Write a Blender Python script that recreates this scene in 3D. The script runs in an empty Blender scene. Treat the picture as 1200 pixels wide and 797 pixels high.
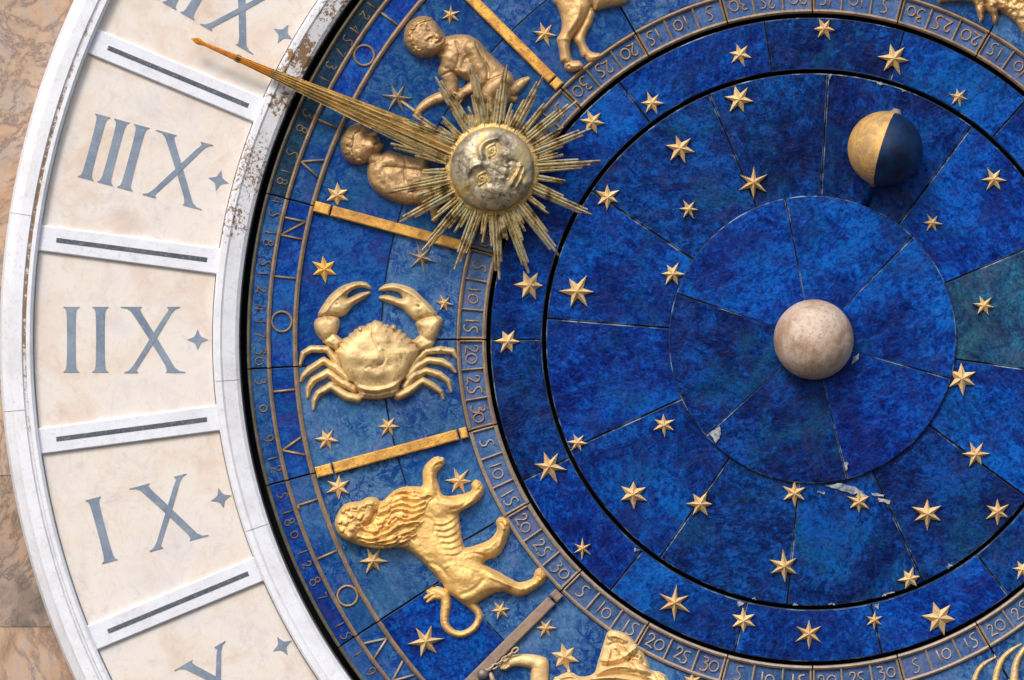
import bpy, bmesh, math, random
import numpy as np

# ------------------------------------------------------------------ camera, light, exposure
S = 0.0025                      # metres per unit of the drawing grid used below (x right, y down, h out of the wall)
CX, CY = 952.0, 398.0           # axis of the dial on that grid
scene = bpy.context.scene
COL = scene.collection

def W(x, y, h=0.0):
    return ((x - 600.0) * S, -h * S, (398.5 - y) * S)

D = 30.0
cam_d = bpy.data.cameras.new("camera")
cam_d.sensor_width = 36.0
cam_d.lens = 36.0 * D / 3.0
cam_d.clip_end = 500.0
cam = bpy.data.objects.new("camera", cam_d)
COL.objects.link(cam)
cam.location = (0, -D, 0)
cam.rotation_euler = (math.radians(90), 0, 0)
scene.camera = cam

SUN_DIR = (-0.30, -0.72, 0.78)  # from the dial towards the sun: up, to the front, a little left
el = math.atan2(SUN_DIR[2], math.hypot(SUN_DIR[0], SUN_DIR[1]))
az = math.atan2(SUN_DIR[0], SUN_DIR[1])
world = bpy.data.worlds.new("World")
scene.world = world
world.use_nodes = True
wn = world.node_tree
for n in list(wn.nodes):
    wn.nodes.remove(n)
sky = wn.nodes.new("ShaderNodeTexSky")
sky.sky_type = 'NISHITA'
sky.sun_disc = False
sky.sun_elevation = el
sky.sun_rotation = az
sky.air_density = 1.0
sky.dust_density = 3.0
sky.ozone_density = 0.6
bg = wn.nodes.new("ShaderNodeBackground")
bg.inputs[1].default_value = 0.13
wo = wn.nodes.new("ShaderNodeOutputWorld")
wn.links.new(sky.outputs[0], bg.inputs[0])
wn.links.new(bg.outputs[0], wo.inputs[0])

sun_d = bpy.data.lights.new("sun", 'SUN')
sun_d.energy = 1.5
sun_d.angle = math.radians(16)
sun_d.color = (1.0, 0.94, 0.86)
sun = bpy.data.objects.new("sun", sun_d)
COL.objects.link(sun)
from mathutils import Vector
sun.rotation_euler = Vector(SUN_DIR).to_track_quat('Z', 'Y').to_euler()

scene.view_settings.view_transform = 'Standard'
scene.view_settings.look = 'None'
scene.view_settings.gamma = 1.0
scene.view_settings.exposure = 0.55

# ------------------------------------------------------------------ node helpers
class NT:
    def __init__(self, name):
        self.m = bpy.data.materials.new(name)
        self.m.use_nodes = True
        self.t = self.m.node_tree
        self.b = self.t.nodes["Principled BSDF"]
        g = self.t.nodes.new("ShaderNodeNewGeometry")
        self.pos = g.outputs["Position"]
        self.geo = g

    def link(self, a, b):
        self.t.links.new(a, b)

    def setin(self, sock, v):
        if isinstance(v, bpy.types.NodeSocket):
            self.link(v, sock)
        else:
            if hasattr(sock.default_value, '__len__') and len(sock.default_value) == 4 and len(v) == 3:
                v = (*v, 1.0)
            sock.default_value = v

    def noise(self, scale, detail=5.0, rough=0.6, dist=0.0, vec=None, off=None, stretch=None):
        n = self.t.nodes.new("ShaderNodeTexNoise")
        v = vec or self.pos
        if off or stretch:
            mp = self.t.nodes.new("ShaderNodeMapping")
            if off: mp.inputs["Location"].default_value = off
            if stretch: mp.inputs["Scale"].default_value = stretch
            self.link(v, mp.inputs["Vector"]); v = mp.outputs[0]
        self.link(v, n.inputs["Vector"])
        n.inputs["Scale"].default_value = scale
        n.inputs["Detail"].default_value = detail
        n.inputs["Roughness"].default_value = rough
        n.inputs["Distortion"].default_value = dist
        return n.outputs["Fac"]

    def ramp(self, fac, stops):
        r = self.t.nodes.new("ShaderNodeValToRGB")
        e = r.color_ramp.elements
        while len(e) < len(stops):
            e.new(0.5)
        for i, (p, c) in enumerate(stops):
            e[i].position = p
            e[i].color = (c, c, c, 1) if isinstance(c, (int, float)) else (*c, 1)
        self.link(fac, r.inputs[0])
        return r.outputs[0]

    def mix(self, fac, a, b, mode='MIX'):
        n = self.t.nodes.new("ShaderNodeMix")
        n.data_type = 'RGBA'
        n.blend_type = mode
        self.setin(n.inputs[0], fac)
        self.setin(n.inputs[6], a)
        self.setin(n.inputs[7], b)
        return n.outputs[2]

    def math(self, op, a, b=0.0):
        n = self.t.nodes.new("ShaderNodeMath")
        n.operation = op
        self.setin(n.inputs[0], a)
        self.setin(n.inputs[1], b)
        return n.outputs[0]

    def dist(self, x, y):                     # distance in grid units from a point of the dial plane
        s = self.t.nodes.new("ShaderNodeSeparateXYZ")
        self.link(self.pos, s.inputs[0])
        wx, _, wz = W(x, y)
        dx = self.math('SUBTRACT', s.outputs[0], wx)
        dz = self.math('SUBTRACT', s.outputs[2], wz)
        d2 = self.math('ADD', self.math('MULTIPLY', dx, dx), self.math('MULTIPLY', dz, dz))
        return self.math('MULTIPLY', self.math('SQRT', d2), 1.0 / S)

    def bump(self, h, strength, distance, normal=None):
        n = self.t.nodes.new("ShaderNodeBump")
        n.inputs["Strength"].default_value = strength
        n.inputs["Distance"].default_value = distance
        self.link(h, n.inputs["Height"])
        if normal: self.link(normal, n.inputs["Normal"])
        return n.outputs[0]

    def done(self, color, rough, metal=0.0, normal=None, coat=0.0, spec=0.5):
        b = self.b
        self.setin(b.inputs["Base Color"], color)
        self.setin(b.inputs["Roughness"], rough)
        self.setin(b.inputs["Metallic"], metal)
        b.inputs["Coat Weight"].default_value = coat
        b.inputs["Coat Roughness"].default_value = 0.22
        b.inputs["Specular IOR Level"].default_value = spec
        if normal: self.link(normal, b.inputs["Normal"])
        return self.m

def enamel(name, dark, mid, light, off, accent=(0.03, 0.02, 0.16), spot=0.0, teal=0.25, tealc=(0.004, 0.08, 0.2), bumpy=0.5, spec=0.08):
    t = NT(name)
    oi = t.t.nodes.new("ShaderNodeObjectInfo")
    rnd = oi.outputs["Random"]                                   # every tile was painted on its own
    vr = t.t.nodes.new("ShaderNodeVectorRotate")
    vr.rotation_type = 'AXIS_ANGLE'; vr.inputs["Axis"].default_value = (0, 1, 0)
    t.link(t.pos, vr.inputs["Vector"]); t.link(t.math('MULTIPLY', rnd, 43.0), vr.inputs["Angle"])
    cb = t.t.nodes.new("ShaderNodeCombineXYZ")
    t.link(t.math('MULTIPLY', rnd, 91.0), cb.inputs[1])
    va = t.t.nodes.new("ShaderNodeVectorMath"); va.operation = 'ADD'
    t.link(vr.outputs[0], va.inputs[0]); t.link(cb.outputs[0], va.inputs[1])
    P_ = va.outputs[0]
    big = t.noise(3.6, 4, 0.55, 0.8, vec=P_, off=off)
    med = t.noise(26.0, 9, 0.74, 0.7, vec=P_, off=off, stretch=(1.0, 1.0, 1.5))
    fine = t.noise(95.0, 5, 0.75, 0.6, vec=P_, off=off)
    v = t.math('ADD', t.math('MULTIPLY', big, 0.36), t.math('MULTIPLY', med, 0.46))
    v = t.math('ADD', v, t.math('MULTIPLY', fine, 0.18))
    c1 = t.ramp(v, [(0.425, dark), (0.495, mid), (0.565, light)])
    pv = t.ramp(t.noise(8.0, 7, 0.7, 0.9, vec=P_, off=(off[0] + 7, off[1], off[2])), [(0.50, 0.0), (0.63, 0.65)])
    c2 = t.mix(pv, c1, accent)
    tv = t.ramp(t.noise(6.0, 7, 0.72, 0.5, vec=P_, off=(off[0], off[1], off[2] + 9)), [(0.51, 0.0), (0.64, teal)])
    c3 = t.mix(tv, c2, tealc)
    if spot:
        sv = t.ramp(t.noise(30.0, 8, 0.82, 1.2, vec=P_, off=off), [(0.50, 0.0), (0.525, spot)])
        sm = t.ramp(t.noise(6.5, 3, 0.5, 0.5, vec=P_, off=(off[0] + 3, 0, off[2] + 4)), [(0.42, 0.0), (0.50, 1.0)])
        c3 = t.mix(t.math('MULTIPLY', sv, sm), c3, (0.001, 0.022, 0.20))
    c4 = t.mix(t.ramp(fine, [(0.40, 0.55), (0.55, 0.0)]), c3, dark)
    sc = t.ramp(t.noise(210.0, 4, 0.8, off=off), [(0.64, 0.0), (0.70, 0.15)])
    c4 = t.mix(sc, c4, (0.16, 0.22, 0.34))
    hv = t.t.nodes.new("ShaderNodeHueSaturation")
    t.link(c4, hv.inputs["Color"])
    t.link(t.math('ADD', t.math('MULTIPLY', t.math('FRACT', t.math('MULTIPLY', rnd, 17.3)), 0.22), 0.86), hv.inputs["Value"])
    t.link(t.math('ADD', t.math('MULTIPLY', t.math('FRACT', t.math('MULTIPLY', rnd, 7.7)), 0.006), 0.492), hv.inputs["Hue"])
    lump = t.noise(9.0, 5, 0.6, 0.7, vec=P_, off=off)
    nrm = t.bump(lump, bumpy, 0.02)
    nrm = t.bump(med, bumpy * 0.9, 0.007, nrm)
    nrm = t.bump(fine, 0.2, 0.003, nrm)
    return t.done(hv.outputs[0], t.ramp(med, [(0.3, 0.16), (0.7, 0.40)]), 0.0, nrm, spec=spec)

R_ = random.Random(7)
def roff(): return (R_.uniform(-20, 20), R_.uniform(-20, 20), R_.uniform(-20, 20))

M = {}
for k in range(4):
    M['royal', k] = enamel(f"royal blue enamel {k}", (0.0003, 0.004, 0.085), (0.0005, 0.026, 0.25), (0.002, 0.085, 0.47), roff(), teal=0.30, accent=(0.010, 0.018, 0.15))
for k in range(3):
    M['deep', k] = enamel(f"deep blue enamel {k}", (0.0003, 0.003, 0.045), (0.0006, 0.015, 0.14), (0.002, 0.055, 0.32), roff(), teal=0.45, accent=(0.013, 0.017, 0.09))
M['tealish', 0] = enamel("weathered teal enamel", (0.004, 0.018, 0.06), (0.012, 0.05, 0.13), (0.016, 0.12, 0.24), roff(), teal=0.7, tealc=(0.03, 0.12, 0.17), accent=(0.05, 0.06, 0.12))
for k in range(3):
    M['mid', k] = enamel(f"mid blue enamel {k}", (0.006, 0.04, 0.18), (0.018, 0.076, 0.25), (0.045, 0.13, 0.33), roff(), spot=0.92, teal=0.35, tealc=(0.015, 0.12, 0.22), bumpy=0.25, accent=(0.05, 0.08, 0.26))
for k in range(3):
    M['light', k] = enamel(f"pale blue enamel {k}", (0.016, 0.062, 0.20), (0.040, 0.115, 0.29), (0.085, 0.18, 0.37), roff(), spot=0.95, teal=0.35, tealc=(0.03, 0.15, 0.26), bumpy=0.25, accent=(0.10, 0.14, 0.33))
M['cobalt', 0] = enamel("cobalt blue enamel", (0.001, 0.012, 0.15), (0.003, 0.036, 0.27), (0.014, 0.09, 0.38), roff(), teal=0.35, bumpy=0.25)
M['slate', 0] = enamel("slate blue enamel", (0.006, 0.018, 0.04), (0.010, 0.035, 0.075), (0.014, 0.06, 0.15), roff(), teal=0.3, tealc=(0.015, 0.05, 0.07), bumpy=0.25, accent=(0.02, 0.03, 0.06))
M['scale', 0] = enamel("grey violet enamel", (0.03, 0.07, 0.20), (0.06, 0.125, 0.31), (0.11, 0.17, 0.35), roff(), teal=0.2, accent=(0.13, 0.12, 0.25), bumpy=0.25)

def worn(name, a, b, p, sc=28.0):  # noise wear whose pale tone also paints highlights along the tile edges
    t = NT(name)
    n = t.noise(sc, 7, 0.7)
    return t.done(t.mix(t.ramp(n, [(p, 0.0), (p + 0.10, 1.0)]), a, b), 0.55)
M['edge_dark'] = worn("worn and highlit tile edge", (0.004, 0.016, 0.05), (0.18, 0.25, 0.33), 0.50, 10.0)  # seam highlights put into the chamfer colour, broken up as chipped wear
M['edge_mid'] = worn("enamel edge", (0.008, 0.035, 0.10), (0.10, 0.18, 0.30), 0.58, 10.0)

def gilt(name, base, dull, dark, metal=0.45, rough=0.38, patch=0.5, scale=22.0, grain=0.35):
    t = NT(name)
    o = roff()
    n = t.noise(scale, 7, 0.68, 0.4, off=o)
    c = t.mix(t.ramp(n, [(0.43, 0.0), (0.58, 1.0)]), base, dull)
    oi = t.t.nodes.new("ShaderNodeObjectInfo")
    c = t.mix(t.math('MULTIPLY', oi.outputs["Random"], 0.36), c, t.mix(0.35, dull, dark))
    sp = t.ramp(t.noise(scale * 4.5, 5, 0.75, off=o), [(0.54, 0.0), (0.66, patch)])
    c = t.mix(sp, c, dark)
    f = t.noise(240.0, 4, 0.7, off=o)
    nrm = t.bump(f, grain, 0.002)
    nrm = t.bump(t.noise(55.0, 6, 0.7, off=o), 0.4, 0.007, nrm)
    return t.done(c, t.ramp(n, [(0.3, rough), (0.7, rough + 0.16)]), metal, nrm)

M['star_gold'] = gilt("pale gilded metal", (0.90, 0.64, 0.30), (0.74, 0.50, 0.23), (0.28, 0.17, 0.07), 0.35, 0.42, 0.4, 30)
M['star_bronze'] = gilt("dull gilded metal", (0.60, 0.45, 0.28), (0.42, 0.33, 0.25), (0.18, 0.13, 0.09), 0.4, 0.45, 0.5, 34)
M['bright_gold'] = gilt("bright gold leaf", (0.95, 0.58, 0.13), (0.84, 0.48, 0.11), (0.45, 0.23, 0.06), 0.3, 0.34, 0.6, 36)
M['bar_gold'] = gilt("streaked gold bar", (0.95, 0.55, 0.11), (0.56, 0.27, 0.06), (0.16, 0.08, 0.03), 0.35, 0.34, 0.75, 15)
M['bar_bronze'] = gilt("dull bronze bar", (0.36, 0.25, 0.17), (0.27, 0.20, 0.16), (0.10, 0.08, 0.07), 0.4, 0.5, 0.5, 30)
M['crab_gold'] = gilt("pale gilt crab", (0.93, 0.68, 0.31), (0.60, 0.42, 0.20), (0.22, 0.13, 0.05), 0.28, 0.38, 0.75, 9)
M['lion_gold'] = gilt("yellow gilt lion", (0.94, 0.61, 0.20), (0.78, 0.48, 0.17), (0.36, 0.18, 0.05), 0.28, 0.40, 0.5, 15)
M['robe_gold'] = gilt("creamy gilt robe", (0.88, 0.64, 0.30), (0.76, 0.51, 0.23), (0.38, 0.21, 0.08), 0.20, 0.42, 0.3, 20)
M['twin_gold'] = gilt("brown gilt figure", (0.62, 0.40, 0.18), (0.44, 0.28, 0.14), (0.16, 0.10, 0.06), 0.4, 0.40, 0.6, 18)
M['twin_hair'] = gilt("dark gilt hair", (0.60, 0.38, 0.15), (0.42, 0.27, 0.12), (0.18, 0.11, 0.05), 0.45, 0.4, 0.5, 30)
M['calf_gold'] = gilt("orange gilt hide", (0.80, 0.50, 0.19), (0.70, 0.46, 0.22), (0.36, 0.20, 0.08), 0.35, 0.42, 0.35, 20)
M['border'] = gilt("brown bronze border", (0.40, 0.275, 0.165), (0.25, 0.185, 0.13), (0.08, 0.07, 0.06), 0.3, 0.55, 0.5, 26)
M['border_olive'] = gilt("olive bronze border", (0.24, 0.19, 0.09), (0.14, 0.12, 0.065), (0.04, 0.04, 0.03), 0.3, 0.55, 0.5, 26)
M['border_pale'] = gilt("pale bronze border", (0.50, 0.385, 0.28), (0.36, 0.285, 0.22), (0.13, 0.11, 0.09), 0.3, 0.5, 0.5, 26)
M['letter'] = gilt("dull gilt lettering", (0.32, 0.22, 0.11), (0.22, 0.17, 0.11), (0.09, 0.07, 0.05), 0.35, 0.5, 0.5, 30)
M['letter_warm'] = gilt("gilt lettering", (0.48, 0.28, 0.11), (0.34, 0.23, 0.13), (0.13, 0.09, 0.05), 0.4, 0.45, 0.5, 30)
M['day_letter'] = gilt("faded gilt lettering", (0.23, 0.13, 0.06), (0.13, 0.10, 0.07), (0.04, 0.035, 0.03), 0.3, 0.55, 0.6, 34)

def sun_metal():
    t = NT("tarnished silver gilt face")
    n = t.noise(9.0, 7, 0.72, 0.5)
    c = t.ramp(n, [(0.39, (0.12, 0.09, 0.055)), (0.45, (0.27, 0.225, 0.155)), (0.52, (0.44, 0.385, 0.285)), (0.58, (0.52, 0.38, 0.16))])
    for e in ((576, 177), (565, 210), (604, 206)):
        d = t.dist(*e)
        g = t.math('ADD', t.math('MULTIPLY', t.noise(50.0, 5, 0.7), 12.0), d)
        c = t.mix(t.ramp(t.math('DIVIDE', g, 30.0), [(0.34, 0.75), (0.62, 0.0)]), c, (0.52, 0.36, 0.12))
    sp = t.ramp(t.noise(62.0, 5, 0.8), [(0.50, 0.0), (0.60, 0.85)])
    low = t.ramp(t.math('DIVIDE', t.dist(590, 238), 60.0), [(0.25, 1.0), (0.85, 0.15)])
    c = t.mix(t.math('MULTIPLY', sp, low), c, (0.07, 0.052, 0.032))
    nrm = t.bump(t.noise(70.0, 5, 0.7), 0.4, 0.004)
    return t.done(c, t.ramp(n, [(0.3, 0.54), (0.7, 0.42)]), 0.5, nrm)
M['sun_face'] = sun_metal()

def ray_metal():
    t = NT("verdigris gilt rays")
    n = t.noise(26.0, 7, 0.72, 0.5)
    c = t.ramp(n, [(0.39, (0.11, 0.085, 0.04)), (0.46, (0.46, 0.34, 0.15)), (0.53, (0.74, 0.62, 0.36)), (0.60, (0.46, 0.50, 0.40))])
    sp = t.ramp(t.noise(90.0, 5, 0.75), [(0.55, 0.0), (0.66, 0.8)])
    c = t.mix(sp, c, (0.07, 0.055, 0.03))
    nrm = t.bump(t.noise(120.0, 4, 0.7), 0.4, 0.004)
    return t.done(c, 0.38, 0.45, nrm)
M['ray'] = ray_metal()

def white_paint(name, chips, base=(0.73, 0.755, 0.81), dirt=(0.44, 0.42, 0.42), everywhere=0.0):
    t = NT(name)
    n = t.noise(9.0, 6, 0.65, 0.3, off=(2, 5, 1))
    c = t.mix(t.ramp(n, [(0.46, 0.0), (0.72, 0.4)]), base, dirt)
    c = t.mix(t.ramp(t.noise(70.0, 5, 0.7), [(0.54, 0.0), (0.68, 0.30)]), c, (0.34, 0.31, 0.28))
    c = t.mix(t.ramp(t.noise(34.0, 7, 0.8, 0.4, off=(9, 4, 4)), [(0.655, 0.0), (0.68, 0.55)]), c, (0.22, 0.15, 0.10))
    brown = t.mix(t.noise(60.0, 5, 0.7), (0.30, 0.15, 0.05), (0.20, 0.15, 0.11))
    for (x, y, r0, r1, lo, scl) in chips:
        d = t.dist(x, y)
        dn = t.math('DIVIDE', t.math('SUBTRACT', r1, d), r1 - r0)      # 1 inside r0, 0 at r1
        dn = t.math('MINIMUM', t.math('MAXIMUM', dn, 0.0), 1.0)
        ch = t.noise(scl, 8, 0.78, 0.3, off=(1, 2, 3))
        v = t.math('ADD', ch, t.math('MULTIPLY', dn, 0.22))
        f = t.ramp(v, [(lo, 0.0), (lo + 0.02, 1.0)])
        f = t.math('MULTIPLY', f, t.ramp(dn, [(0.0, 0.0), (0.05, 1.0)]))
        c = t.mix(f, c, brown)
    if everywhere:
        ch = t.noise(26.0, 8, 0.8, 0.3, off=(4, 2, 8))
        c = t.mix(t.ramp(ch, [(everywhere, 0.0), (everywhere + 0.03, 1.0)]), c, brown)
    nrm = t.bump(t.noise(45.0, 6, 0.7), 0.25, 0.006)
    return t.done(c, 0.55, 0.0, nrm, spec=0.3)
M['white'] = white_paint("weathered white paint", [])
M['white_chip'] = white_paint("chipped white paint", [(353, 72, 6, 58, 0.67, 36.0), (330, 118, 4, 36, 0.67, 36.0), (288, 195, 20, 100, 0.735, 110.0), (395, 10, 10, 70, 0.73, 70.0), (272, 258, 10, 48, 0.72, 70.0)])
M['groove'] = white_paint("rusty groove", [(60, 260, 60, 380, 0.665, 55.0), (40, 360, 40, 160, 0.66, 55.0)], base=(0.64, 0.65, 0.70))
M['white_div'] = white_paint("white stone bar", [], base=(0.70, 0.73, 0.80), dirt=(0.50, 0.50, 0.54))

def marble_panel(name, off, warm):
    t = NT(name)
    n = t.noise(3.0, 6, 0.62, 0.8, off=off)
    n2 = t.noise(11.0, 7, 0.7, 0.6, off=off)
    c = t.ramp(t.math('ADD', t.math('MULTIPLY', n, 0.6), t.math('MULTIPLY', n2, 0.4)),
               [(0.40, (0.66, 0.62, 0.61)), (0.48, (0.71, 0.665, 0.63)), (0.54, (0.70, 0.64, 0.58)), (0.66, (0.64, 0.53, 0.45))])
    st = t.ramp(t.noise(4.6, 5, 0.6, 1.0, off=(off[0] + 5, off[1], off[2])), [(0.50, 0.0), (0.66, warm)])
    c = t.mix(st, c, (0.55, 0.38, 0.27))
    v = t.noise(5.5, 6, 0.6, 2.0, off=(off[0], off[1] + 6, off[2]))
    vn = t.math('ABSOLUTE', t.math('SUBTRACT', v, 0.5))
    c = t.mix(t.ramp(vn, [(0.0, 0.16), (0.018, 0.0)]), c, (0.40, 0.33, 0.31))
    gp = t.ramp(t.noise(17.0, 6, 0.75, 0.6, off=(off[0], off[1], off[2] + 3)), [(0.54, 0.0), (0.68, 0.40)])
    c = t.mix(gp, c, (0.46, 0.40, 0.40))
    sp = t.ramp(t.noise(150.0, 3, 0.6, off=off), [(0.66, 0.0), (0.74, 0.4)])
    c = t.mix(sp, c, (0.35, 0.27, 0.22))
    nrm = t.bump(n2, 0.12, 0.004)
    return t.done(c, 0.42, 0.0, nrm, spec=0.4)
for k in range(6):
    M['panel', k] = marble_panel(f"cream marble {k}", roff(), [0.6, 0.45, 0.3, 0.2, 0.25, 0.3][k])

def inlay(name, a, b):
    t = NT(name)
    n = t.noise(14.0, 6, 0.7, off=(1, 7, 3))
    c = t.mix(t.ramp(n, [(0.38, 0.0), (0.64, 1.0)]), a, b)
    c = t.mix(t.ramp(t.noise(130.0, 4, 0.7), [(0.52, 0.0), (0.64, 0.45)]), c, (0.32, 0.34, 0.38))
    return t.done(c, 0.5, 0.0, t.bump(t.noise(90.0, 4, 0.6), 0.15, 0.003))
M['inlay'] = inlay("blue grey slate inlay", (0.135, 0.185, 0.265), (0.215, 0.275, 0.355))
M['inlay_dark'] = inlay("dark slate inlay", (0.045, 0.055, 0.075), (0.085, 0.10, 0.13))

def wall_marble(name, off, cols, vein):
    t = NT(name)
    n = t.noise(2.6, 8, 0.66, 1.6, off=off, stretch=(1.0, 1.0, 0.7))
    c = t.ramp(n, cols)
    v = t.noise(3.4, 8, 0.68, 2.2, off=(off[0] + 4, off[1], off[2]), stretch=(1.2, 1, 0.6))
    vn = t.math('ABSOLUTE', t.math('SUBTRACT', v, 0.5))
    c = t.mix(t.ramp(vn, [(0.0, 0.85), (0.018, 0.4), (0.05, 0.0)]), c, vein)
    p = t.ramp(t.noise(9.0, 8, 0.74, 1.2, off=off), [(0.50, 0.0), (0.68, 0.55)])
    c = t.mix(p, c, (0.33, 0.24, 0.19))
    c = t.mix(t.ramp(t.noise(60.0, 6, 0.8, off=off), [(0.56, 0.0), (0.68, 0.55)]), c, vein)
    return t.done(c, 0.5, 0.0, t.bump(t.noise(40.0, 6, 0.7), 0.2, 0.006), spec=0.35)
orange = [(0.38, (0.20, 0.125, 0.08)), (0.46, (0.44, 0.28, 0.18)), (0.53, (0.49, 0.345, 0.245)), (0.62, (0.42, 0.34, 0.29))]
M['wall', 0] = wall_marble("orange veined marble", (3, 1, 7), orange, (0.17, 0.125, 0.11))
M['wall', 1] = wall_marble("grey pink marble", (13, 4, 2), [(0.40, (0.22, 0.17, 0.14)), (0.5, (0.37, 0.28, 0.22)), (0.60, (0.42, 0.27, 0.17))], (0.11, 0.09, 0.085))
M['wall', 2] = wall_marble("orange pink marble", (8, 9, 5), orange, (0.20, 0.15, 0.14))

def plain(name, col, rough):
    t = NT(name)
    c = t.mix(t.noise(40.0, 5, 0.6), col, tuple(x * 1.8 for x in col))
    return t.done(c, rough, 0.0, None, spec=0.2)
M['black'] = plain("black recess", (0.004, 0.004, 0.005), 0.9)
M['black_iron'] = plain("black iron", (0.012, 0.012, 0.014), 0.6)

def ball_stone():
    t = NT("weathered pink white stone")
    n = t.noise(10.0, 7, 0.7, 0.4)
    c = t.ramp(n, [(0.38, (0.32, 0.20, 0.13)), (0.5, (0.47, 0.35, 0.26)), (0.62, (0.56, 0.46, 0.38))])
    c = t.mix(t.ramp(t.noise(80.0, 5, 0.75), [(0.50, 0.0), (0.62, 0.6)]), c, (0.26, 0.18, 0.13))
    return t.done(c, 0.6, 0.0, t.bump(t.noise(24.0, 7, 0.75), 0.5, 0.008))
M['earth'] = ball_stone()
M['moon_gold'] = gilt("brushed gold half", (0.70, 0.42, 0.12), (0.44, 0.27, 0.12), (0.20, 0.11, 0.05), 0.3, 0.52, 0.4, 24)
def moon_blue():
    t = NT("dark blue glazed half")
    n = t.noise(14.0, 5, 0.6)
    c = t.ramp(n, [(0.35, (0.001, 0.006, 0.028)), (0.65, (0.002, 0.028, 0.10))])
    return t.done(c, 0.5, 0.0, t.bump(t.noise(30.0, 6, 0.7), 0.35, 0.006), coat=0.0, spec=0.3)
M['moon_blue'] = moon_blue()
M['grey_metal'] = gilt("grey metal", (0.36, 0.32, 0.28), (0.24, 0.22, 0.21), (0.08, 0.07, 0.06), 0.6, 0.4, 0.5, 40)

# ------------------------------------------------------------------ object helpers
def tag(o, label=None, cat=None, group=None, kind=None):
    if label: o["label"] = label
    if cat: o["category"] = cat
    if group: o["group"] = group
    if kind: o["kind"] = kind
    return o

def thing(name, x, y, h, label, cat, group=None):
    o = bpy.data.objects.new(name, None)
    o.empty_display_size = 0.02
    COL.objects.link(o)
    o.location = W(x, y, h)
    return tag(o, label, cat, group)

def world_loc(o):
    v = Vector((0, 0, 0))
    while o is not None:
        v = v + Vector(o.location)
        o = o.parent
    return v

class MB:
    def __init__(self):
        self.v = []; self.f = []; self.mi = []

    def add(self, verts, faces, mi=0):
        n = len(self.v)
        self.v += [tuple(p) for p in verts]
        for f in faces:
            self.f.append(tuple(i + n for i in f)); self.mi.append(mi)

    def build(self, name, mats, parent=None, smooth=False, recalc=True, at=None):
        if not isinstance(mats, (list, tuple)): mats = [mats]
        o_loc = Vector((0, 0, 0))
        if parent is not None: o_loc = world_loc(parent)
        loc = Vector(W(*at)) if at else o_loc
        me = bpy.data.meshes.new(name)
        me.from_pydata([tuple(Vector(W(*p)) - loc) for p in self.v], [], self.f)
        for m in mats: me.materials.append(m)
        me.polygons.foreach_set("material_index", self.mi)
        if recalc:
            bm = bmesh.new(); bm.from_mesh(me)
            bmesh.ops.recalc_face_normals(bm, faces=bm.faces)
            bm.to_mesh(me); bm.free()
        me.polygons.foreach_set("use_smooth", [smooth] * len(me.polygons))
        me.update()
        o = bpy.data.objects.new(name, me)
        COL.objects.link(o)
        if parent is not None: o.parent = parent
        o.location = loc - o_loc
        return o

def pol(R, a):                         # a in degrees, measured from the left, going down (counter-clockwise on the dial)
    r = math.radians(a)
    return (CX - R * math.cos(r), CY + R * math.sin(r))

def sector(r0, r1, a0, a1, h0, h1, ch=1.2, gap=0.6, edge=1, mb=None, tilt=(0, 0)):
    """annular tile with a chamfered rim"""
    mb = mb or MB()
    n = max(2, int((a1 - a0) * r1 * math.pi / 180 / 9))
    def loop(ins, h):
        pts = []
        for R, rev in ((r0 + ins if r0 > 0 else 0, False), (r1 - ins, True)):
            if R <= 0:
                pts.append((CX, CY, h)); continue
            da = math.degrees((gap + ins) / R)
            rng = [a0 + da + (a1 - a0 - 2 * da) * i / n for i in range(n + 1)]
            if rev: rng = rng[::-1]
            for a in rng:
                x, y = pol(R, a)
                pts.append((x, y, h))
        return pts
    A, B, C_ = loop(0, h0), loop(0, h1 - ch * 0.9), loop(ch, h1)
    rr = 0.5 * (r0 + r1)
    mx, my = pol(rr, 0.5 * (a0 + a1))
    def tl(L): return [(x, y, h + tilt[0] * (x - mx) + tilt[1] * (y - my)) for x, y, h in L]
    B, C_ = tl(B), tl(C_)
    m = len(A)
    verts = A + B + C_
    sides = [(i, (i + 1) % m, m + (i + 1) % m, m + i) for i in range(m)]
    cham = [(m + i, m + (i + 1) % m, 2 * m + (i + 1) % m, 2 * m + i) for i in range(m)]
    if r0 > 0:
        k = n + 1
        top = [(2 * m + i, 2 * m + i + 1, 2 * m + m - 2 - i, 2 * m + m - 1 - i) for i in range(n)]
    else:
        top = [tuple(range(2 * m, 3 * m))]
    mb.add(verts, sides, edge); mb.add(verts, cham, edge)
    # the top gets its own copy so that chamfer shading stays crisp
    mb.add(C_, [tuple(i - 2 * m for i in f) for f in top], 0)
    return mb

def lathe(profile, a0=0, a1=360, step=1.5, mb=None, mi=None, closed=True):
    mb = mb or MB()
    full = abs(a1 - a0) >= 359.9
    n = max(3, int(abs(a1 - a0) / step))
    k = len(profile)
    verts = []
    for i in range(n if full else n + 1):
        a = a0 + (a1 - a0) * i / n
        for R, h in profile:
            x, y = pol(R, a); verts.append((x, y, h))
    cnt = n if full else n + 1
    base = len(mb.v)
    mb.v += verts
    for i in range(n):
        j = (i + 1) % cnt
        for q in range(k if closed else k - 1):
            q2 = (q + 1) % k
            mb.f.append((base + i * k + q, base + j * k + q, base + j * k + q2, base + i * k + q2))
            mb.mi.append(mi[q] if mi else 0)
    if not full and closed:
        mb.f.append(tuple(base + q for q in range(k))); mb.mi.append(0)
        mb.f.append(tuple(base + n * k + q for q in range(k))); mb.mi.append(0)
    return mb

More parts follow.
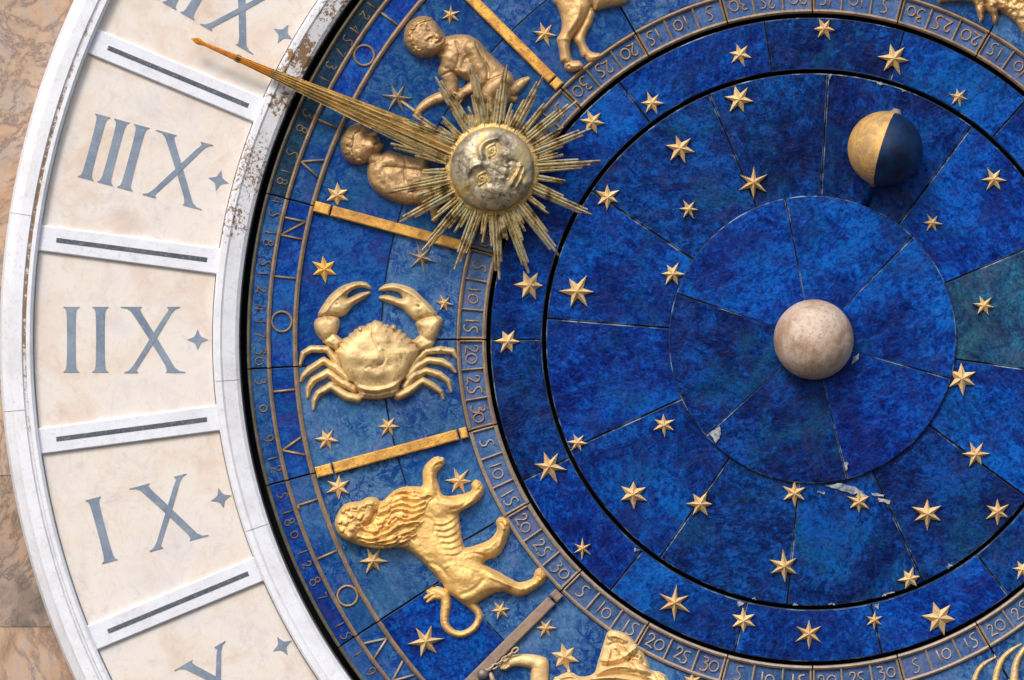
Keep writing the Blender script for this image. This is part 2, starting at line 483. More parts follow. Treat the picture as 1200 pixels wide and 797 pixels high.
def prism(pts, h0, h1, bev=0.0, mb=None, mi=0):
    mb = mb or MB()
    n = len(pts)
    if bev > 0:
        cx = sum(p[0] for p in pts) / n; cy = sum(p[1] for p in pts) / n
        ins = []
        ar = sum(pts[i][0] * pts[(i + 1) % n][1] - pts[(i + 1) % n][0] * pts[i][1] for i in range(n))
        sg = 1 if ar > 0 else -1
        for i in range(n):
            p0, p, p1 = pts[i - 1], pts[i], pts[(i + 1) % n]
            def nm(a, b):
                dx, dy = b[0] - a[0], b[1] - a[1]; L = math.hypot(dx, dy) or 1
                return (-dy / L * sg, dx / L * sg)
            n0, n1 = nm(p0, p), nm(p, p1)
            bx, by = n0[0] + n1[0], n0[1] + n1[1]
            d = max(0.5, (bx * bx + by * by) / 2)
            ins.append((p[0] + bx * bev / d, p[1] + by * bev / d))
        v = [(*p, h0) for p in pts] + [(*p, h1 - bev) for p in pts] + [(*p, h1) for p in ins]
        f = [(i, (i + 1) % n, n + (i + 1) % n, n + i) for i in range(n)]
        f += [(n + i, n + (i + 1) % n, 2 * n + (i + 1) % n, 2 * n + i) for i in range(n)]
        f += [tuple(range(2 * n, 3 * n)), tuple(range(n))[::-1]]
    else:
        v = [(*p, h0) for p in pts] + [(*p, h1) for p in pts]
        f = [(i, (i + 1) % n, n + (i + 1) % n, n + i) for i in range(n)] + [tuple(range(n, 2 * n)), tuple(range(n))[::-1]]
    mb.add(v, f, mi)
    return mb

def bar_pts(p0, p1, w):
    dx, dy = p1[0] - p0[0], p1[1] - p0[1]; L = math.hypot(dx, dy)
    nx, ny = -dy / L * w / 2, dx / L * w / 2
    return [(p0[0] + nx, p0[1] + ny), (p1[0] + nx, p1[1] + ny), (p1[0] - nx, p1[1] - ny), (p0[0] - nx, p0[1] - ny)]

def ridge_stroke(path, w, h0, hh, mb=None, closed=False):
    """raised half-round line along a path"""
    mb = mb or MB()
    n = len(path)
    prof = [(-1, -0.4), (-0.8, 0.55), (0, 1.0), (0.8, 0.55), (1, -0.4)]
    verts = []
    for i in range(n):
        a = path[(i - 1) % n] if (closed or i > 0) else path[i]
        b = path[(i + 1) % n] if (closed or i < n - 1) else path[i]
        dx, dy = b[0] - a[0], b[1] - a[1]; L = math.hypot(dx, dy) or 1
        nx, ny = -dy / L, dx / L
        for u, t in prof:
            verts.append((path[i][0] + nx * u * w / 2, path[i][1] + ny * u * w / 2, h0 + t * hh))
    k = len(prof)
    f = []
    for i in range(n if closed else n - 1):
        j = (i + 1) % n
        for q in range(k - 1):
            f.append((i * k + q, j * k + q, j * k + q + 1, i * k + q + 1))
    if not closed:
        f.append(tuple(range(k))); f.append(tuple((n - 1) * k + q for q in range(k)))
    mb.add(verts, f)
    return mb

def smooth_path(pts, sub=4, closed=False):
    n = len(pts); out = []
    rng = range(n) if closed else range(n - 1)
    for i in rng:
        g = (lambda k: pts[k % n]) if closed else (lambda k: pts[max(0, min(n - 1, k))])
        p0, p1, p2, p3 = g(i - 1), g(i), g(i + 1), g(i + 2)
        for s in range(sub):
            t = s / sub
            out.append(tuple(0.5 * (2 * b + (c - a) * t + (2 * a - 5 * b + 4 * c - d) * t * t + (3 * b - a - 3 * c + d) * t ** 3)
                             for a, b, c, d in zip(p0, p1, p2, p3)))
    if not closed: out.append(tuple(pts[-1]))
    return out

def tube(path, h=None, seg=8, mb=None, squash=1.0):
    """round tube along (x, y, h, r)"""
    mb = mb or MB()
    n = len(path); verts = []
    for i in range(n):
        a = path[max(0, i - 1)]; b = path[min(n - 1, i + 1)]
        d = Vector((b[0] - a[0], b[1] - a[1], b[2] - a[2])).normalized()
        up = Vector((0, 0, 1)) if abs(d.z) < 0.9 else Vector((1, 0, 0))
        s = d.cross(up).normalized(); u = s.cross(d)
        for q in range(seg):
            t = 2 * math.pi * q / seg
            p = Vector(path[i][:3]) + s * math.cos(t) * path[i][3] + u * math.sin(t) * path[i][3] * squash
            verts.append(tuple(p))
    f = []
    for i in range(n - 1):
        for q in range(seg):
            f.append((i * seg + q, (i + 1) * seg + q, (i + 1) * seg + (q + 1) % seg, i * seg + (q + 1) % seg))
    f.append(tuple(range(seg))); f.append(tuple((n - 1) * seg + q for q in range(seg)))
    mb.add(verts, f)
    return mb

# ------------------------------------------------------------------ modelled reliefs: a height field cut out by the tile it stands on
def vnoise(X, Y, sc, seed):
    rs = np.random.RandomState(seed)
    g = rs.rand(64, 64)
    u = X / sc; v = Y / sc
    i = np.floor(u).astype(int); j = np.floor(v).astype(int)
    fu = u - i; fv = v - j
    fu = fu * fu * (3 - 2 * fu); fv = fv * fv * (3 - 2 * fv)
    a = g[i % 64, j % 64]; b = g[(i + 1) % 64, j % 64]; c = g[i % 64, (j + 1) % 64]; d = g[(i + 1) % 64, (j + 1) % 64]
    return (a * (1 - fu) + b * fu) * (1 - fv) + (c * (1 - fu) + d * fu) * fv - 0.5

class Relief:
    def __init__(self, x0, y0, x1, y1, res=0.9):
        self.xs = np.arange(x0, x1 + res, res); self.ys = np.arange(y0, y1 + res, res)
        self.X, self.Y = np.meshgrid(self.xs, self.ys)
        self.H = np.full(self.X.shape, -60.0)

    def join(self, h, s=3.0):
        if s <= 0:
            self.H = np.maximum(self.H, h); return
        d = np.clip(0.5 + 0.5 * (h - self.H) / s, 0, 1)
        self.H = self.H * (1 - d) + h * d + s * d * (1 - d) * 0.5

    def sd(self, pts):
        X, Y = self.X, self.Y
        best = np.full(X.shape, 1e9); ins = np.zeros(X.shape, bool)
        n = len(pts)
        for i in range(n):
            ax, ay = pts[i]; bx, by = pts[(i + 1) % n]
            dx, dy = bx - ax, by - ay
            L2 = dx * dx + dy * dy
            if L2 < 1e-9: continue
            t = np.clip(((X - ax) * dx + (Y - ay) * dy) / L2, 0, 1)
            best = np.minimum(best, (X - ax - t * dx) ** 2 + (Y - ay - t * dy) ** 2)
            if abs(dy) > 1e-12:
                c = ((ay > Y) != (by > Y)) & (X < dx * (Y - ay) / dy + ax)
                ins ^= c
        d = np.sqrt(best)
        return np.where(ins, d, -d)

    def poly(self, pts, rnd, H, z0=0.0, s=3.0, sub=3, fall=1.8):
        if sub > 1: pts = smooth_path(pts, sub, True)
        fall = max(fall, z0 * 1.1)
        d = self.sd(pts)
        t = np.clip(d / rnd, 0, 1)
        h = np.where(d > 0, z0 + H * np.sqrt(np.clip(1 - (1 - t) ** 2, 0, 1)), z0 + d * fall)
        self.join(h, s)
        return d

    def cap(self, path, k=1.0, z0=0.0, s=3.0, sub=0, fall=1.8):
        if sub: path = smooth_path(path, sub)
        fall = max(fall, z0 * 1.1)
        X, Y = self.X, self.Y
        out = np.full(X.shape, -60.0)
        for (ax, ay, ar), (bx, by, br) in zip(path[:-1], path[1:]):
            dx, dy = bx - ax, by - ay
            L2 = dx * dx + dy * dy + 1e-9
            t = np.clip(((X - ax) * dx + (Y - ay) * dy) / L2, 0, 1)
            d = np.sqrt((X - ax - t * dx) ** 2 + (Y - ay - t * dy) ** 2)
            r = ar + (br - ar) * t
            h = np.where(d < r, z0 + k * np.sqrt(np.clip(r * r - d * d, 0, None)), z0 - (d - r) * fall)
            out = np.maximum(out, h)
        self.join(out, s)

    def blur(self, sig=2.0, lo=2.0):
        n = int(3 * sig) + 1
        k = np.exp(-0.5 * (np.arange(-n, n + 1) / sig) ** 2); k /= k.sum()
        G = np.maximum(self.H, -4)
        for ax in (0, 1):
            P_ = np.pad(G, [(n, n) if a == ax else (0, 0) for a in (0, 1)], mode='edge')
            G = sum(k[i] * (P_[i:i + G.shape[0], :] if ax == 0 else P_[:, i:i + G.shape[1]]) for i in range(2 * n + 1))
        w = np.clip((self.H - lo) / 4.0, 0, 1)
        self.H = self.H * (1 - w) + G * w

    def blob(self, x, y, rx, ry, H, rot=0.0):        # additive soft bump, negative for a hollow
        c, s_ = math.cos(math.radians(rot)), math.sin(math.radians(rot))
        u = (self.X - x) * c + (self.Y - y) * s_; v = -(self.X - x) * s_ + (self.Y - y) * c
        self.H += H * np.exp(-(u / rx) ** 2 - (v / ry) ** 2) * (self.H > -1.0)

    def line(self, path, w, H, sub=4):                # additive ridge or groove
        path = smooth_path(path, sub) if sub else path
        X, Y = self.X, self.Y
        best = np.full(X.shape, 1e9)
        for (ax, ay), (bx, by) in zip(path[:-1], path[1:]):
            dx, dy = bx - ax, by - ay; L2 = dx * dx + dy * dy + 1e-9
            t = np.clip(((X - ax) * dx + (Y - ay) * dy) / L2, 0, 1)
            best = np.minimum(best, (X - ax - t * dx) ** 2 + (Y - ay - t * dy) ** 2)
        self.H += H * np.exp(-best / (w * w)) * (self.H > -1.0)

    def rough(self, sc, amp, seed):
        self.H += amp * vnoise(self.X, self.Y, sc, seed) * (self.H > 0)

    def build(self, name, mat, parent=None, base=0.0, at=None, cut=-3.0):
        H = np.maximum(self.H, cut)
        keep = self.H > cut
        ny, nx = H.shape
        q = keep[:-1, :-1] | keep[1:, :-1] | keep[:-1, 1:] | keep[1:, 1:]
        used = np.zeros(H.shape, bool)
        used[:-1, :-1] |= q; used[1:, :-1] |= q; used[:-1, 1:] |= q; used[1:, 1:] |= q
        idx = -np.ones(H.shape, int); idx[used] = np.arange(used.sum())
        V = np.stack([self.X[used], self.Y[used], H[used] + base], 1)
        jj, ii = np.nonzero(q)
        F = np.stack([idx[jj, ii], idx[jj + 1, ii], idx[jj + 1, ii + 1], idx[jj, ii + 1]], 1)
        mb = MB(); mb.v = [tuple(p) for p in V.tolist()]; mb.f = [tuple(f) for f in F.tolist()]; mb.mi = [0] * len(mb.f)
        return mb.build(name, mat, parent, smooth=True, recalc=False, at=at)

# ------------------------------------------------------------------ the setting: wall and recess
wall = thing("marble_wall", -60, 600, -6, "veined orange and grey marble wall slabs around the white ring of the clock", "wall")
def slab(y0, y1, k):
    mb = MB()
    n = 26
    L = []; Rr = []
    for i in range(n + 1):
        y = y0 + (y1 - y0) * i / n
        dy = y - CY
        x = CX - math.sqrt(max(940.0 ** 2 - dy * dy, 0))
        L.append((-520.0, y)); Rr.append((x, y))
    h = -4.0
    v = [(x, y, h) for x, y in L] + [(x, y, h) for x, y in Rr] + [(x, y, h - 40) for x, y in L] + [(x, y, h - 40) for x, y in Rr]
    m = n + 1
    f = [(i, i + 1, m + i + 1, m + i) for i in range(n)]
    f += [(2 * m + i, 2 * m + i + 1, 3 * m + i + 1, 3 * m + i) for i in range(n)]
    f += [(m + i, m + i + 1, 3 * m + i + 1, 3 * m + i) for i in range(n)] + [(i, i + 1, 2 * m + i + 1, 2 * m + i) for i in range(n)]
    f += [(0, m, 3 * m, 2 * m), (n, m + n, 3 * m + n, 2 * m + n)]
    mb.add(v, f)
    mb.build("marble_slab", M['wall', k], wall)
slab(-420, 557, 0); slab(557.8, 734.6, 1); slab(735.3, 1250, 2)

rec = lathe([(0.5, -44), (705, -44), (705, -50), (0.5, -50)], 0, 360, 3).build("recess", M['black'], at=(CX, CY, -44))
tag(rec, kind="structure")

# ------------------------------------------------------------------ hour ring
ring = thing("hour_ring", CX, CY, 0, "white painted stone ring frame with slate lined bars around the hour plaques", "clock frame")
prof = [(952, -8), (952, 10), (949, 18), (941, 24), (938, 27), (925.5, 27), (924.0, 23.5), (921.8, 23.5), (920.5, 26), (916, 26), (913, 22), (912.5, 2), (930, -8)]
mi = [0] * len(prof); mi[6] = 1; mi[7] = 1
lathe(prof, 0, 360, 1.0, mi=mi).build("outer_rim", [M['white'], M['groove']], ring)
prof = [(702, 2), (702, 20), (699.5, 22.5), (693.5, 22.5), (691, 20), (676, 15), (672, 11), (671, -40), (690, -40)]
lathe(prof, 0, 360, 1.0).build("inner_rim", M['white_chip'], ring)
for kk in range(-3, 4):
    a = 7.5 + 15 * (kk - 0.0) if False else -7.5 + 15 * kk
    if a < -40 or a > 40: continue
    p0, p1 = pol(917, a), pol(699, a)
    d = prism(bar_pts(p0, p1, 31), 2, 15.0, 1.6).build("divider_bar", M['white_div'], ring)
    prism(bar_pts(pol(893, a), pol(715, a), 5.4), 13, 15.6, 0.2).build("inlay_line", M['inlay_dark'], d)
# joints of the frame stones
JP = [(952.1, 9), (949.2, 18.1), (941.1, 24.2), (938, 27.25), (925.5, 27.25)]
JI = [(702.1, 19), (699.6, 22.75), (693.5, 22.75), (690.9, 20.2), (676, 15.25), (672.2, 11.2)]
M['joint'] = plain("dark mortar", (0.20, 0.19, 0.19), 0.8)
for prof_, a, wd in ((JP, 5.1, 0.05), (JP, -26.5, 0.05), (JP, 27.5, 0.04), (JI, 18.7, 0.07), (JI, -11.0, 0.06), (JI, 4.0, 0.06), (JP, -9.0, 0.04)):
    lathe(prof_, a - wd / 2, a + wd / 2, 1, closed=False).build("joint", M['joint'], ring)

def hour_letter(ch):
    if ch == 'I':
        half = [(9.6, 38.5), (9.0, 37.3), (6.6, 35.5), (5.6, 31), (5.2, 20), (5.0, 0)]
        right = half + [(x, -y) for x, y in half[-2::-1]]
        return [right + [(-x, y) for x, y in right[::-1]]]
    thick = [(-38, 38.5), (-13, 38.5), (-15.5, 35.5), (-13.5, 31), (2.5, 5), (20, -24), (25.5, -33), (31, -36.8), (37.5, -37.6), (37.5, -38.8), (14.5, -38.8), (16, -36), (14, -30),
             (0.5, -8), (-15.5, 17), (-26, 33), (-31, 36.5), (-38, 37.4)]
    thin = [(16, 38.5), (31, 38.5), (30.5, 37.4), (26, 36.2), (21.5, 31.5), (4, 2), (-17.5, -31.5), (-20, -35.8), (-18, -38.0), (-18, -38.9), (-34, -38.9), (-33.5, -37.8), (-28.5, -36),
            (-23.5, -30.5), (-3, 2.5), (13, 28), (18, 34.5), (16.5, 37)]
    return [thick, thin]

PANELS = [(-30, "IIIIX", [868, 849.5, 831, 812.5, 0], "cream marble hour plaque cut off by the top edge, one slate X and strokes showing", 0, None),
          (-15, "IIIX", [871, 847.5, 823.5, 768], "cream marble hour plaque inlaid with slate numeral IIIX", 1, 720),
          (0, "IIX", [868, 834, 772], "cream marble hour plaque inlaid with slate numeral IIX", 2, 720),
          (15, "IX", [862, 780], "cream marble hour plaque inlaid with slate numeral IX", 3, 717),
          (30, "X", [803], "cream marble hour plaque with a single slate X, cut off by the bottom edge", 4, 717)]
PANELS[0] = (-30, "IIIX", [871, 847.5, 823.5, 772], PANELS[0][3], 0, 716)
for (a, txt, Rs, lab, k, dR) in PANELS:
    px, py = pol(808, a)
    p = thing("hour_plaque", px, py, 2, lab, "hour plaque", "marble hour plaques of the white ring")
    sector(703, 911.5, a - 7.3, a + 7.3, 2, 10, 0.6, 0.5, 0).build("marble_slab", M['panel', k], p)
    r = math.radians(a)
    T = (math.cos(r), -math.sin(r)); U = (-math.sin(r), -math.cos(r))
    for ch, R in zip(txt, Rs):
        ox, oy = pol(R, a)
        mb = MB()
        for q, pl in enumerate(hour_letter(ch)):
            prism([(ox + gx * T[0] + gy * U[0], oy + gx * T[1] + gy * U[1]) for gx, gy in pl], 9.0, 10.7 + 0.25 * q, 0, mb)
        mb.build("numeral", M['inlay'], p)
    ox, oy = pol(dR, a)
    dm = []
    for q in range(4):
        t0 = math.radians(90 * q)
        dm.append((12.5 * math.cos(t0), 12.5 * math.sin(t0)))
        for f, rad in ((22, 6.6), (45, 5.4), (68, 6.6)):
            t1 = t0 + math.radians(f); dm.append((rad * math.cos(t1), rad * math.sin(t1)))
    prism([(ox + gx * T[0] + gy * U[0], oy + gx * T[1] + gy * U[1]) for gx, gy in dm], 9.0, 10.7).build("diamond", M['inlay'], p)

# ------------------------------------------------------------------ zodiac ring
zod = thing("zodiac_ring", CX, CY, -12, "broad blue enamel zodiac ring with bronze borders, month letters and degree numbers", "zodiac dial")
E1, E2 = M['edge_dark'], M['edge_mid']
rt = random.Random(3)
def tile(r0, r1, a0, a1, m, name="enamel_tile", edge=E2, h=0.0):
    return sector(r0, r1, a0, a1, -12, h + rt.uniform(-0.4, 0.4), 0.9, 0.7, 1,
                  tilt=(rt.uniform(-.004, .004), rt.uniform(-.004, .004))).build(name, [m, edge], zod)
OUT = {(-15, 3): M['cobalt', 0], (3, 15): M['light', 0], (15, 33): M['light', 1], (33, 45): M['royal', 1],
       (-45, -27): M['mid', 2], (-27, -15): M['mid', 0], (-57, -45): M['light', 0], (-75, -57): M['light', 1], (45, 63): M['light', 2], (63, 75): M['light', 0]}
INN = {(-15, 0): M['light', 1], (0, 15): M['light', 2], (15, 30): M['mid', 1], (30, 45): M['light', 0], (45, 60): M['light', 1], (60, 75): M['light', 2],
       (-30, -15): M['mid', 2], (-45, -30): M['mid', 1], (-60, -45): M['mid', 0], (-75, -60): M['light', 0], (75, 90): M['light', 1], (90, 105): M['light', 0], (105, 120): M['light', 2],
       (120, 135): M['light', 1], (-90, -75): M['mid', 1], (-105, -90): M['light', 1], (-120, -105): M['mid', 2], (-135, -120): M['light', 2]}
for (a0, a1), m in OUT.items(): tile(505.3, 606, a0, a1, m)
for (a0, a1), m in INN.items(): tile(417, 504.7, a0, a1, m)
MONTH = [(-45, -27, M['cobalt', 0]), (-27, -15, M['mid', 2]), (-15, 3, M['cobalt', 0]), (3, 15, M['cobalt', 0]), (15, 33, M['mid', 1]), (33, 45, M['mid', 0])]
DAYS = [(-45, -27, M['slate', 0]), (-27, -15, M['slate', 0]), (-15, 3, M['mid', 1]), (3, 15, M['mid', 0]), (15, 33, M['cobalt', 0]), (33, 45, M['mid', 2])]
for a0, a1, m in MONTH: tile(606, 637, a0, a1, m)
for a0, a1, m in DAYS: tile(637, 663, a0, a1, m)
for a0, a1, _ in MONTH:
    for R, w, hh, mt in ((660.5, 4.0, 4.5, M['border_olive']), (637.3, 5.4, 5.5, M['border']), (606.3, 6.0, 6.0, M['border'])):
        g = math.degrees(0.8 / R)
        lathe([(R - w / 2, -2), (R - w * .42, hh * .6), (R, hh), (R + w * .42, hh * .6), (R + w / 2, -2)], a0 + g, a1 - g, 1.0).build("border_rim", mt, zod, smooth=False)

def frame(R, a):
    r = math.radians(a)
    x, y = pol(R, a)
    return (x, y), (math.sin(r), math.cos(r)), (math.cos(r), -math.sin(r))

def circ(cx, cy, rx, ry, n=20, a0=0, a1=360):
    return [(cx + rx * math.cos(math.radians(a0 + (a1 - a0) * i / n)), cy + ry * math.sin(math.radians(a0 + (a1 - a0) * i / n))) for i in range(n + (0 if abs(a1 - a0) == 360 else 1))]

S_ = smooth_path
DIG = {
    '0': [(circ(0.34, 0.45, 0.33, 0.38), True)],
    '1': [([(0.25, 0.0), (0.25, 1.0)], False)],
    '2': [(S_([(0.05, 0.72), (0.14, 0.95), (0.40, 0.92), (0.46, 0.68), (0.28, 0.38), (0.05, 0.06)]), False), (S_([(0.05, 0.05), (0.3, 0.10), (0.62, 0.02)]), False)],
    '3': [(S_([(0.10, 0.95), (0.42, 0.93), (0.46, 0.72), (0.22, 0.58)]), False), (S_([(0.22, 0.58), (0.52, 0.46), (0.50, 0.12), (0.24, -0.05), (0.02, 0.06)]), False)],
    '4': [([(0.42, 0.0), (0.42, 1.0), (0.02, 0.34), (0.62, 0.34)], False)],
    '5': [(S_([(0.60, 1.0), (0.30, 0.98), (0.16, 0.80), (0.26, 0.58), (0.48, 0.38), (0.44, 0.10), (0.20, -0.02), (0.02, 0.05)]), False)],
    '7': [([(0.05, 0.95), (0.55, 0.95), (0.22, 0.0)], False)],
    '8': [(circ(0.30, 0.74, 0.20, 0.22), True), (circ(0.30, 0.26, 0.26, 0.26), True)],
    '9': [(circ(0.28, 0.68, 0.24, 0.26), True), (S_([(0.52, 0.66), (0.48, 0.3), (0.26, 0.0)]), False)],
    '.': [([(0.20, 0.45), (0.28, 0.55)], False)],
}
ADV = {'1': 0.52, '0': 0.82, '2': 0.66, '3': 0.66, '5': 0.66}
def glyphs(txt, R, a, size, w, h0, hh, mat, name, parent):
    tot = sum(ADV.get(c, 0.66) for c in txt) - 0.12
    (ox, oy), T, U = frame(R, a)
    mb = MB(); gx = -tot / 2
    for c in txt:
        jx, jy, js = rt.uniform(-.05, .05), rt.uniform(-.06, .06), rt.uniform(.92, 1.08)
        for path, cl in DIG[c]:
            path = [(jx + px * js + jy * py, jy + py * js) for px, py in path]
            pts = [(ox + (gx + px) * size * T[0] + (py - 0.5) * size * U[0], oy + (gx + px) * size * T[1] + (py - 0.5) * size * U[1]) for px, py in path]
            ridge_stroke(pts, w * rt.uniform(.85, 1.15), h0, hh * rt.uniform(.8, 1.1), mb, cl)
        gx += ADV.get(c, 0.66)
    return mb.build(name, mat, parent, smooth=True)

# degree scale: six cells of five degrees to a sign
for sgn in range(-4, 5):
    if sgn * 30 < -121 or sgn * 30 > 121: continue
    a0 = sgn * 30 - 15
    for half in (0, 1):
        b0 = a0 + half * 15; b1 = b0 + 15
        band = tile(382, 417, b0, b1, M['scale', 0], "degree_band", E2, 0.0)
        pal = M['border_pale'] if b0 >= 8 else M['border']
        g = 0.13
        for R, w, hh in ((414.8, 5.0, 5.0), (384.8, 5.2, 5.5)):
            lathe([(R - w / 2, -2), (R - w * .42, hh * .6), (R, hh), (R + w * .42, hh * .6), (R + w / 2, -2)], b0 + g, b1 - g, 1.0).build("band_rim", pal, band)
        for k in range(3):
            lab = str(5 + 5 * (k + 3 * half))
            ac = b0 + 2.5 + 5 * k
            glyphs(lab, 400, ac, 15.8, 2.0, 0.2, 2.0, M['border_pale'] if b0 >= 8 else M['letter_warm'], "degree_numeral", band)
        for k in range(4):
            ac = b0 + 5 * k + (0.28 if k == 0 else -0.28 if k == 3 else 0)
            ridge_stroke([pol(387, ac), pol(412.5, ac)], 3.0, 0.0, 3.6).build("cell_divider", pal, band)

def month_letter(strokes, R, a, mat, sz=25.0, closed=False):
    (ox, oy), T, U = frame(R, a)
    mb = MB()
    for st in strokes:
        pts = [(ox + px * sz * T[0] + py * sz * U[0], oy + px * sz * T[1] + py * sz * U[1]) for px, py in st]
        ridge_stroke(pts, 3.2, 0.0, 3.0, mb, closed)
    mb.build("month_letter", mat, zod, smooth=True)
def ang(x, y): return math.degrees(math.atan2(y - CY, CX - x))
LI = [[(0, -.5), (0, .5)]]
LV = [[(-.42, .48), (0, -.5)], [(.42, .48), (0, -.5)]]
LN = [[(-.42, -.5), (-.42, .5)], [(-.42, .5), (.42, -.5)], [(.42, -.5), (.42, .5)]]
LL = [[(0, -.5), (0, .5)], [(0, -.46), (.2, -.46)]]
LA = [[(-.42, -.5), (0, .5)], [(.42, -.5), (0, .5)]]
LO = [circ(0, 0, .47, .47, 28)]
for st, x, y, mt in ((LI, 460, 25, 'letter'), (LO, 430, 67, 'letter'), (LI, 386, 146, 'letter'), (LV, 357, 191, 'letter'), (LN, 345, 268, 'letter'), (LI, 332, 325, 'letter'),
                     (LO, 330, 377, 'letter'), (LI, 332, 458, 'letter_warm'), (LV, 345, 525, 'letter_warm'), (LL, 360, 589, 'letter_warm'), (LI, 384, 650, 'letter_warm'), (LO, 406, 699, 'letter_warm'),
                     (LA, 438, 759, 'border_pale'), (LV, 470, 790, 'border_pale')):
    month_letter(st, 622, ang(x, y), M[mt], closed=(st is LO))

for c, x, y in (('1', 434, 6), ('2', 427, 18), ('4', 417, 34), ('5', 408, 47), ('7', 400, 61), ('3', 390, 78), ('1', 382, 93), ('2', 369, 115), ('3', 360, 132), ('8', 352, 149), ('5', 341, 178), ('1', 334, 200), ('8', 330, 212),
                ('4', 324, 235), ('5', 321, 250), ('.', 318, 262), ('1', 317, 272), ('8', 315, 284), ('.', 311, 296), ('5', 310, 307), ('1', 308, 321), ('2', 306, 340), ('4', 305, 361), ('1', 304, 376), ('7', 303, 391),
                ('.', 303, 401), ('3', 303, 411), ('0', 303, 424), ('3', 304, 447), ('.', 305, 463), ('0', 307, 479), ('.', 310, 497), ('9', 314, 514), ('1', 317, 537), ('2', 320, 550), ('5', 328, 581), ('1', 334, 601),
                ('8', 338, 612), ('0', 344, 628), ('1', 352, 648), ('2', 358, 663), ('8', 366, 682), ('7', 375, 700), ('1', 396, 733), ('5', 402, 746), ('1', 416, 768), ('9', 431, 789)):
    glyphs(c, 647.5, ang(x, y), 12.5, 1.9, 0.0, 1.6, M['day_letter'], "day_numeral", zod)

# gilt bars between the signs
def zbar(a, mat, pieces, lab):
    px, py = pol(515, a)
    b = thing("sign_bar", px, py, 0, lab, "gilt bar", "bars between the zodiac signs")
    for (r0, r1, nm) in pieces:
        prism(bar_pts(pol(r0, a), pol(r1, a), 12.6), -2, 7.5, 1.5).build(nm, mat, b)
zbar(-15, M['bar_gold'], [(604, 585.5, "end_block"), (583, 424, "bar_body")], "gilt bar above the crab, its inner end under the sun rays")
zbar(15, M['bar_gold'], [(602, 583, "end_block"), (580.5, 430, "bar_body"), (427.5, 418.5, "end_block")], "gilt bar in three blocks between the crab and the lion")
zbar(-45, M['bar_gold'], [(600, 431.5, "bar_body"), (429.5, 419, "end_block")], "gilt bar between the upper child and the hoofed legs at the top")
zbar(45, M['bar_bronze'], [(603, 432, "bar_body"), (429.5, 419, "end_block")], "dull bronze bar between the lion and the robed figure")

# ------------------------------------------------------------------ inner discs
def ring_angles(pts): return sorted(ang(x, y) for x, y in pts)
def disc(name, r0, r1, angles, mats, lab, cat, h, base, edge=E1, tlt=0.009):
    o = thing(name, CX, CY, base, lab, cat)
    for i, a in enumerate(angles):
        a1 = angles[(i + 1) % len(angles)]
        if a1 <= a: a1 += 360
        key = mats[i % len(mats)]
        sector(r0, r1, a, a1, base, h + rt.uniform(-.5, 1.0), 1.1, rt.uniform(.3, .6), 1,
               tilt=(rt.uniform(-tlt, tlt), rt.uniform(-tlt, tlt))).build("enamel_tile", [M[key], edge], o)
    return o
sr = [(605, 398), (640, 550), (733, 670), (868, 735), (1029, 745), (1170, 683), (1300, 520), (1300, 300), (1182, 140), (1058, 44), (898, 40), (740, 115), (650, 230)]
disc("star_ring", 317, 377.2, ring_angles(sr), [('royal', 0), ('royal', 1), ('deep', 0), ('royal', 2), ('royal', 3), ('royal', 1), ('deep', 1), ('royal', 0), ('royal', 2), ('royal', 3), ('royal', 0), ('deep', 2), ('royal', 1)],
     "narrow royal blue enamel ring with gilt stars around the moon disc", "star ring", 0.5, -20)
lathe([(316.6, -14), (316.6, -0.6), (317.4, 0.4), (318.2, -0.6), (318.2, -14)], 0, 360, 1.5).build("inner_edge", M['edge_mid'], bpy.data.objects["star_ring"])
mseams = [(712, 379), (768, 274), (858, 175), (967, 145), (1100, 200), (1157, 311), (1163, 427), (1145, 540), (1056, 625), (929, 640), (815, 594), (742, 493)]
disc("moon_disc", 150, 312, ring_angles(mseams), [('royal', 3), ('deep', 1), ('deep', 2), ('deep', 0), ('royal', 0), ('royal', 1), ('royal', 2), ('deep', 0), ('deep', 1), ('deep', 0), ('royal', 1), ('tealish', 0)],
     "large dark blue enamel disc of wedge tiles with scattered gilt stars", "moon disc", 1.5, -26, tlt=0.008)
pseams = [(793, 344), (921, 238), (1068, 279), (1118, 445), (990, 550), (829, 509)]
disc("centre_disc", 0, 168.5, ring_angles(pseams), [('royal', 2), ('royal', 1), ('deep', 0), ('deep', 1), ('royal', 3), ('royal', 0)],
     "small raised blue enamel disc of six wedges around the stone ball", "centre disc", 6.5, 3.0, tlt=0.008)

# worn, chipped spots of the enamel
def chip_mat():
    t = NT("bare chipped enamel")
    c = t.ramp(t.noise(40.0, 6, 0.75), [(0.40, (0.05, 0.09, 0.18)), (0.5, (0.24, 0.27, 0.30)), (0.62, (0.44, 0.43, 0.40))])
    return t.done(c, 0.7, 0.0, t.bump(t.noise(60.0, 5, 0.7), 0.4, 0.004))
M['chip'] = chip_mat()
cr = random.Random(19)
def chip(pts, h, parent):
    out = []
    n = len(pts)
    for i in range(n):
        a, b = pts[i], pts[(i + 1) % n]
        for q in range(4):
            f = q / 4
            out.append((a[0] + (b[0] - a[0]) * f + cr.uniform(-.9, .9), a[1] + (b[1] - a[1]) * f + cr.uniform(-.9, .9)))
    prism(out, h - 1.5, h, 0).build("enamel_chip", M['chip'], bpy.data.objects[parent])
def rim_chip(R0, R1, x, y, da, h, parent):
    a = ang(x, y)
    chip([pol(R0, a - da), pol(R0, a), pol(R0, a + da), pol((R0 + R1) / 2, a + da * .6), pol(R1, a), pol((R0 + R1) / 2, a - da * .8)], h, parent)
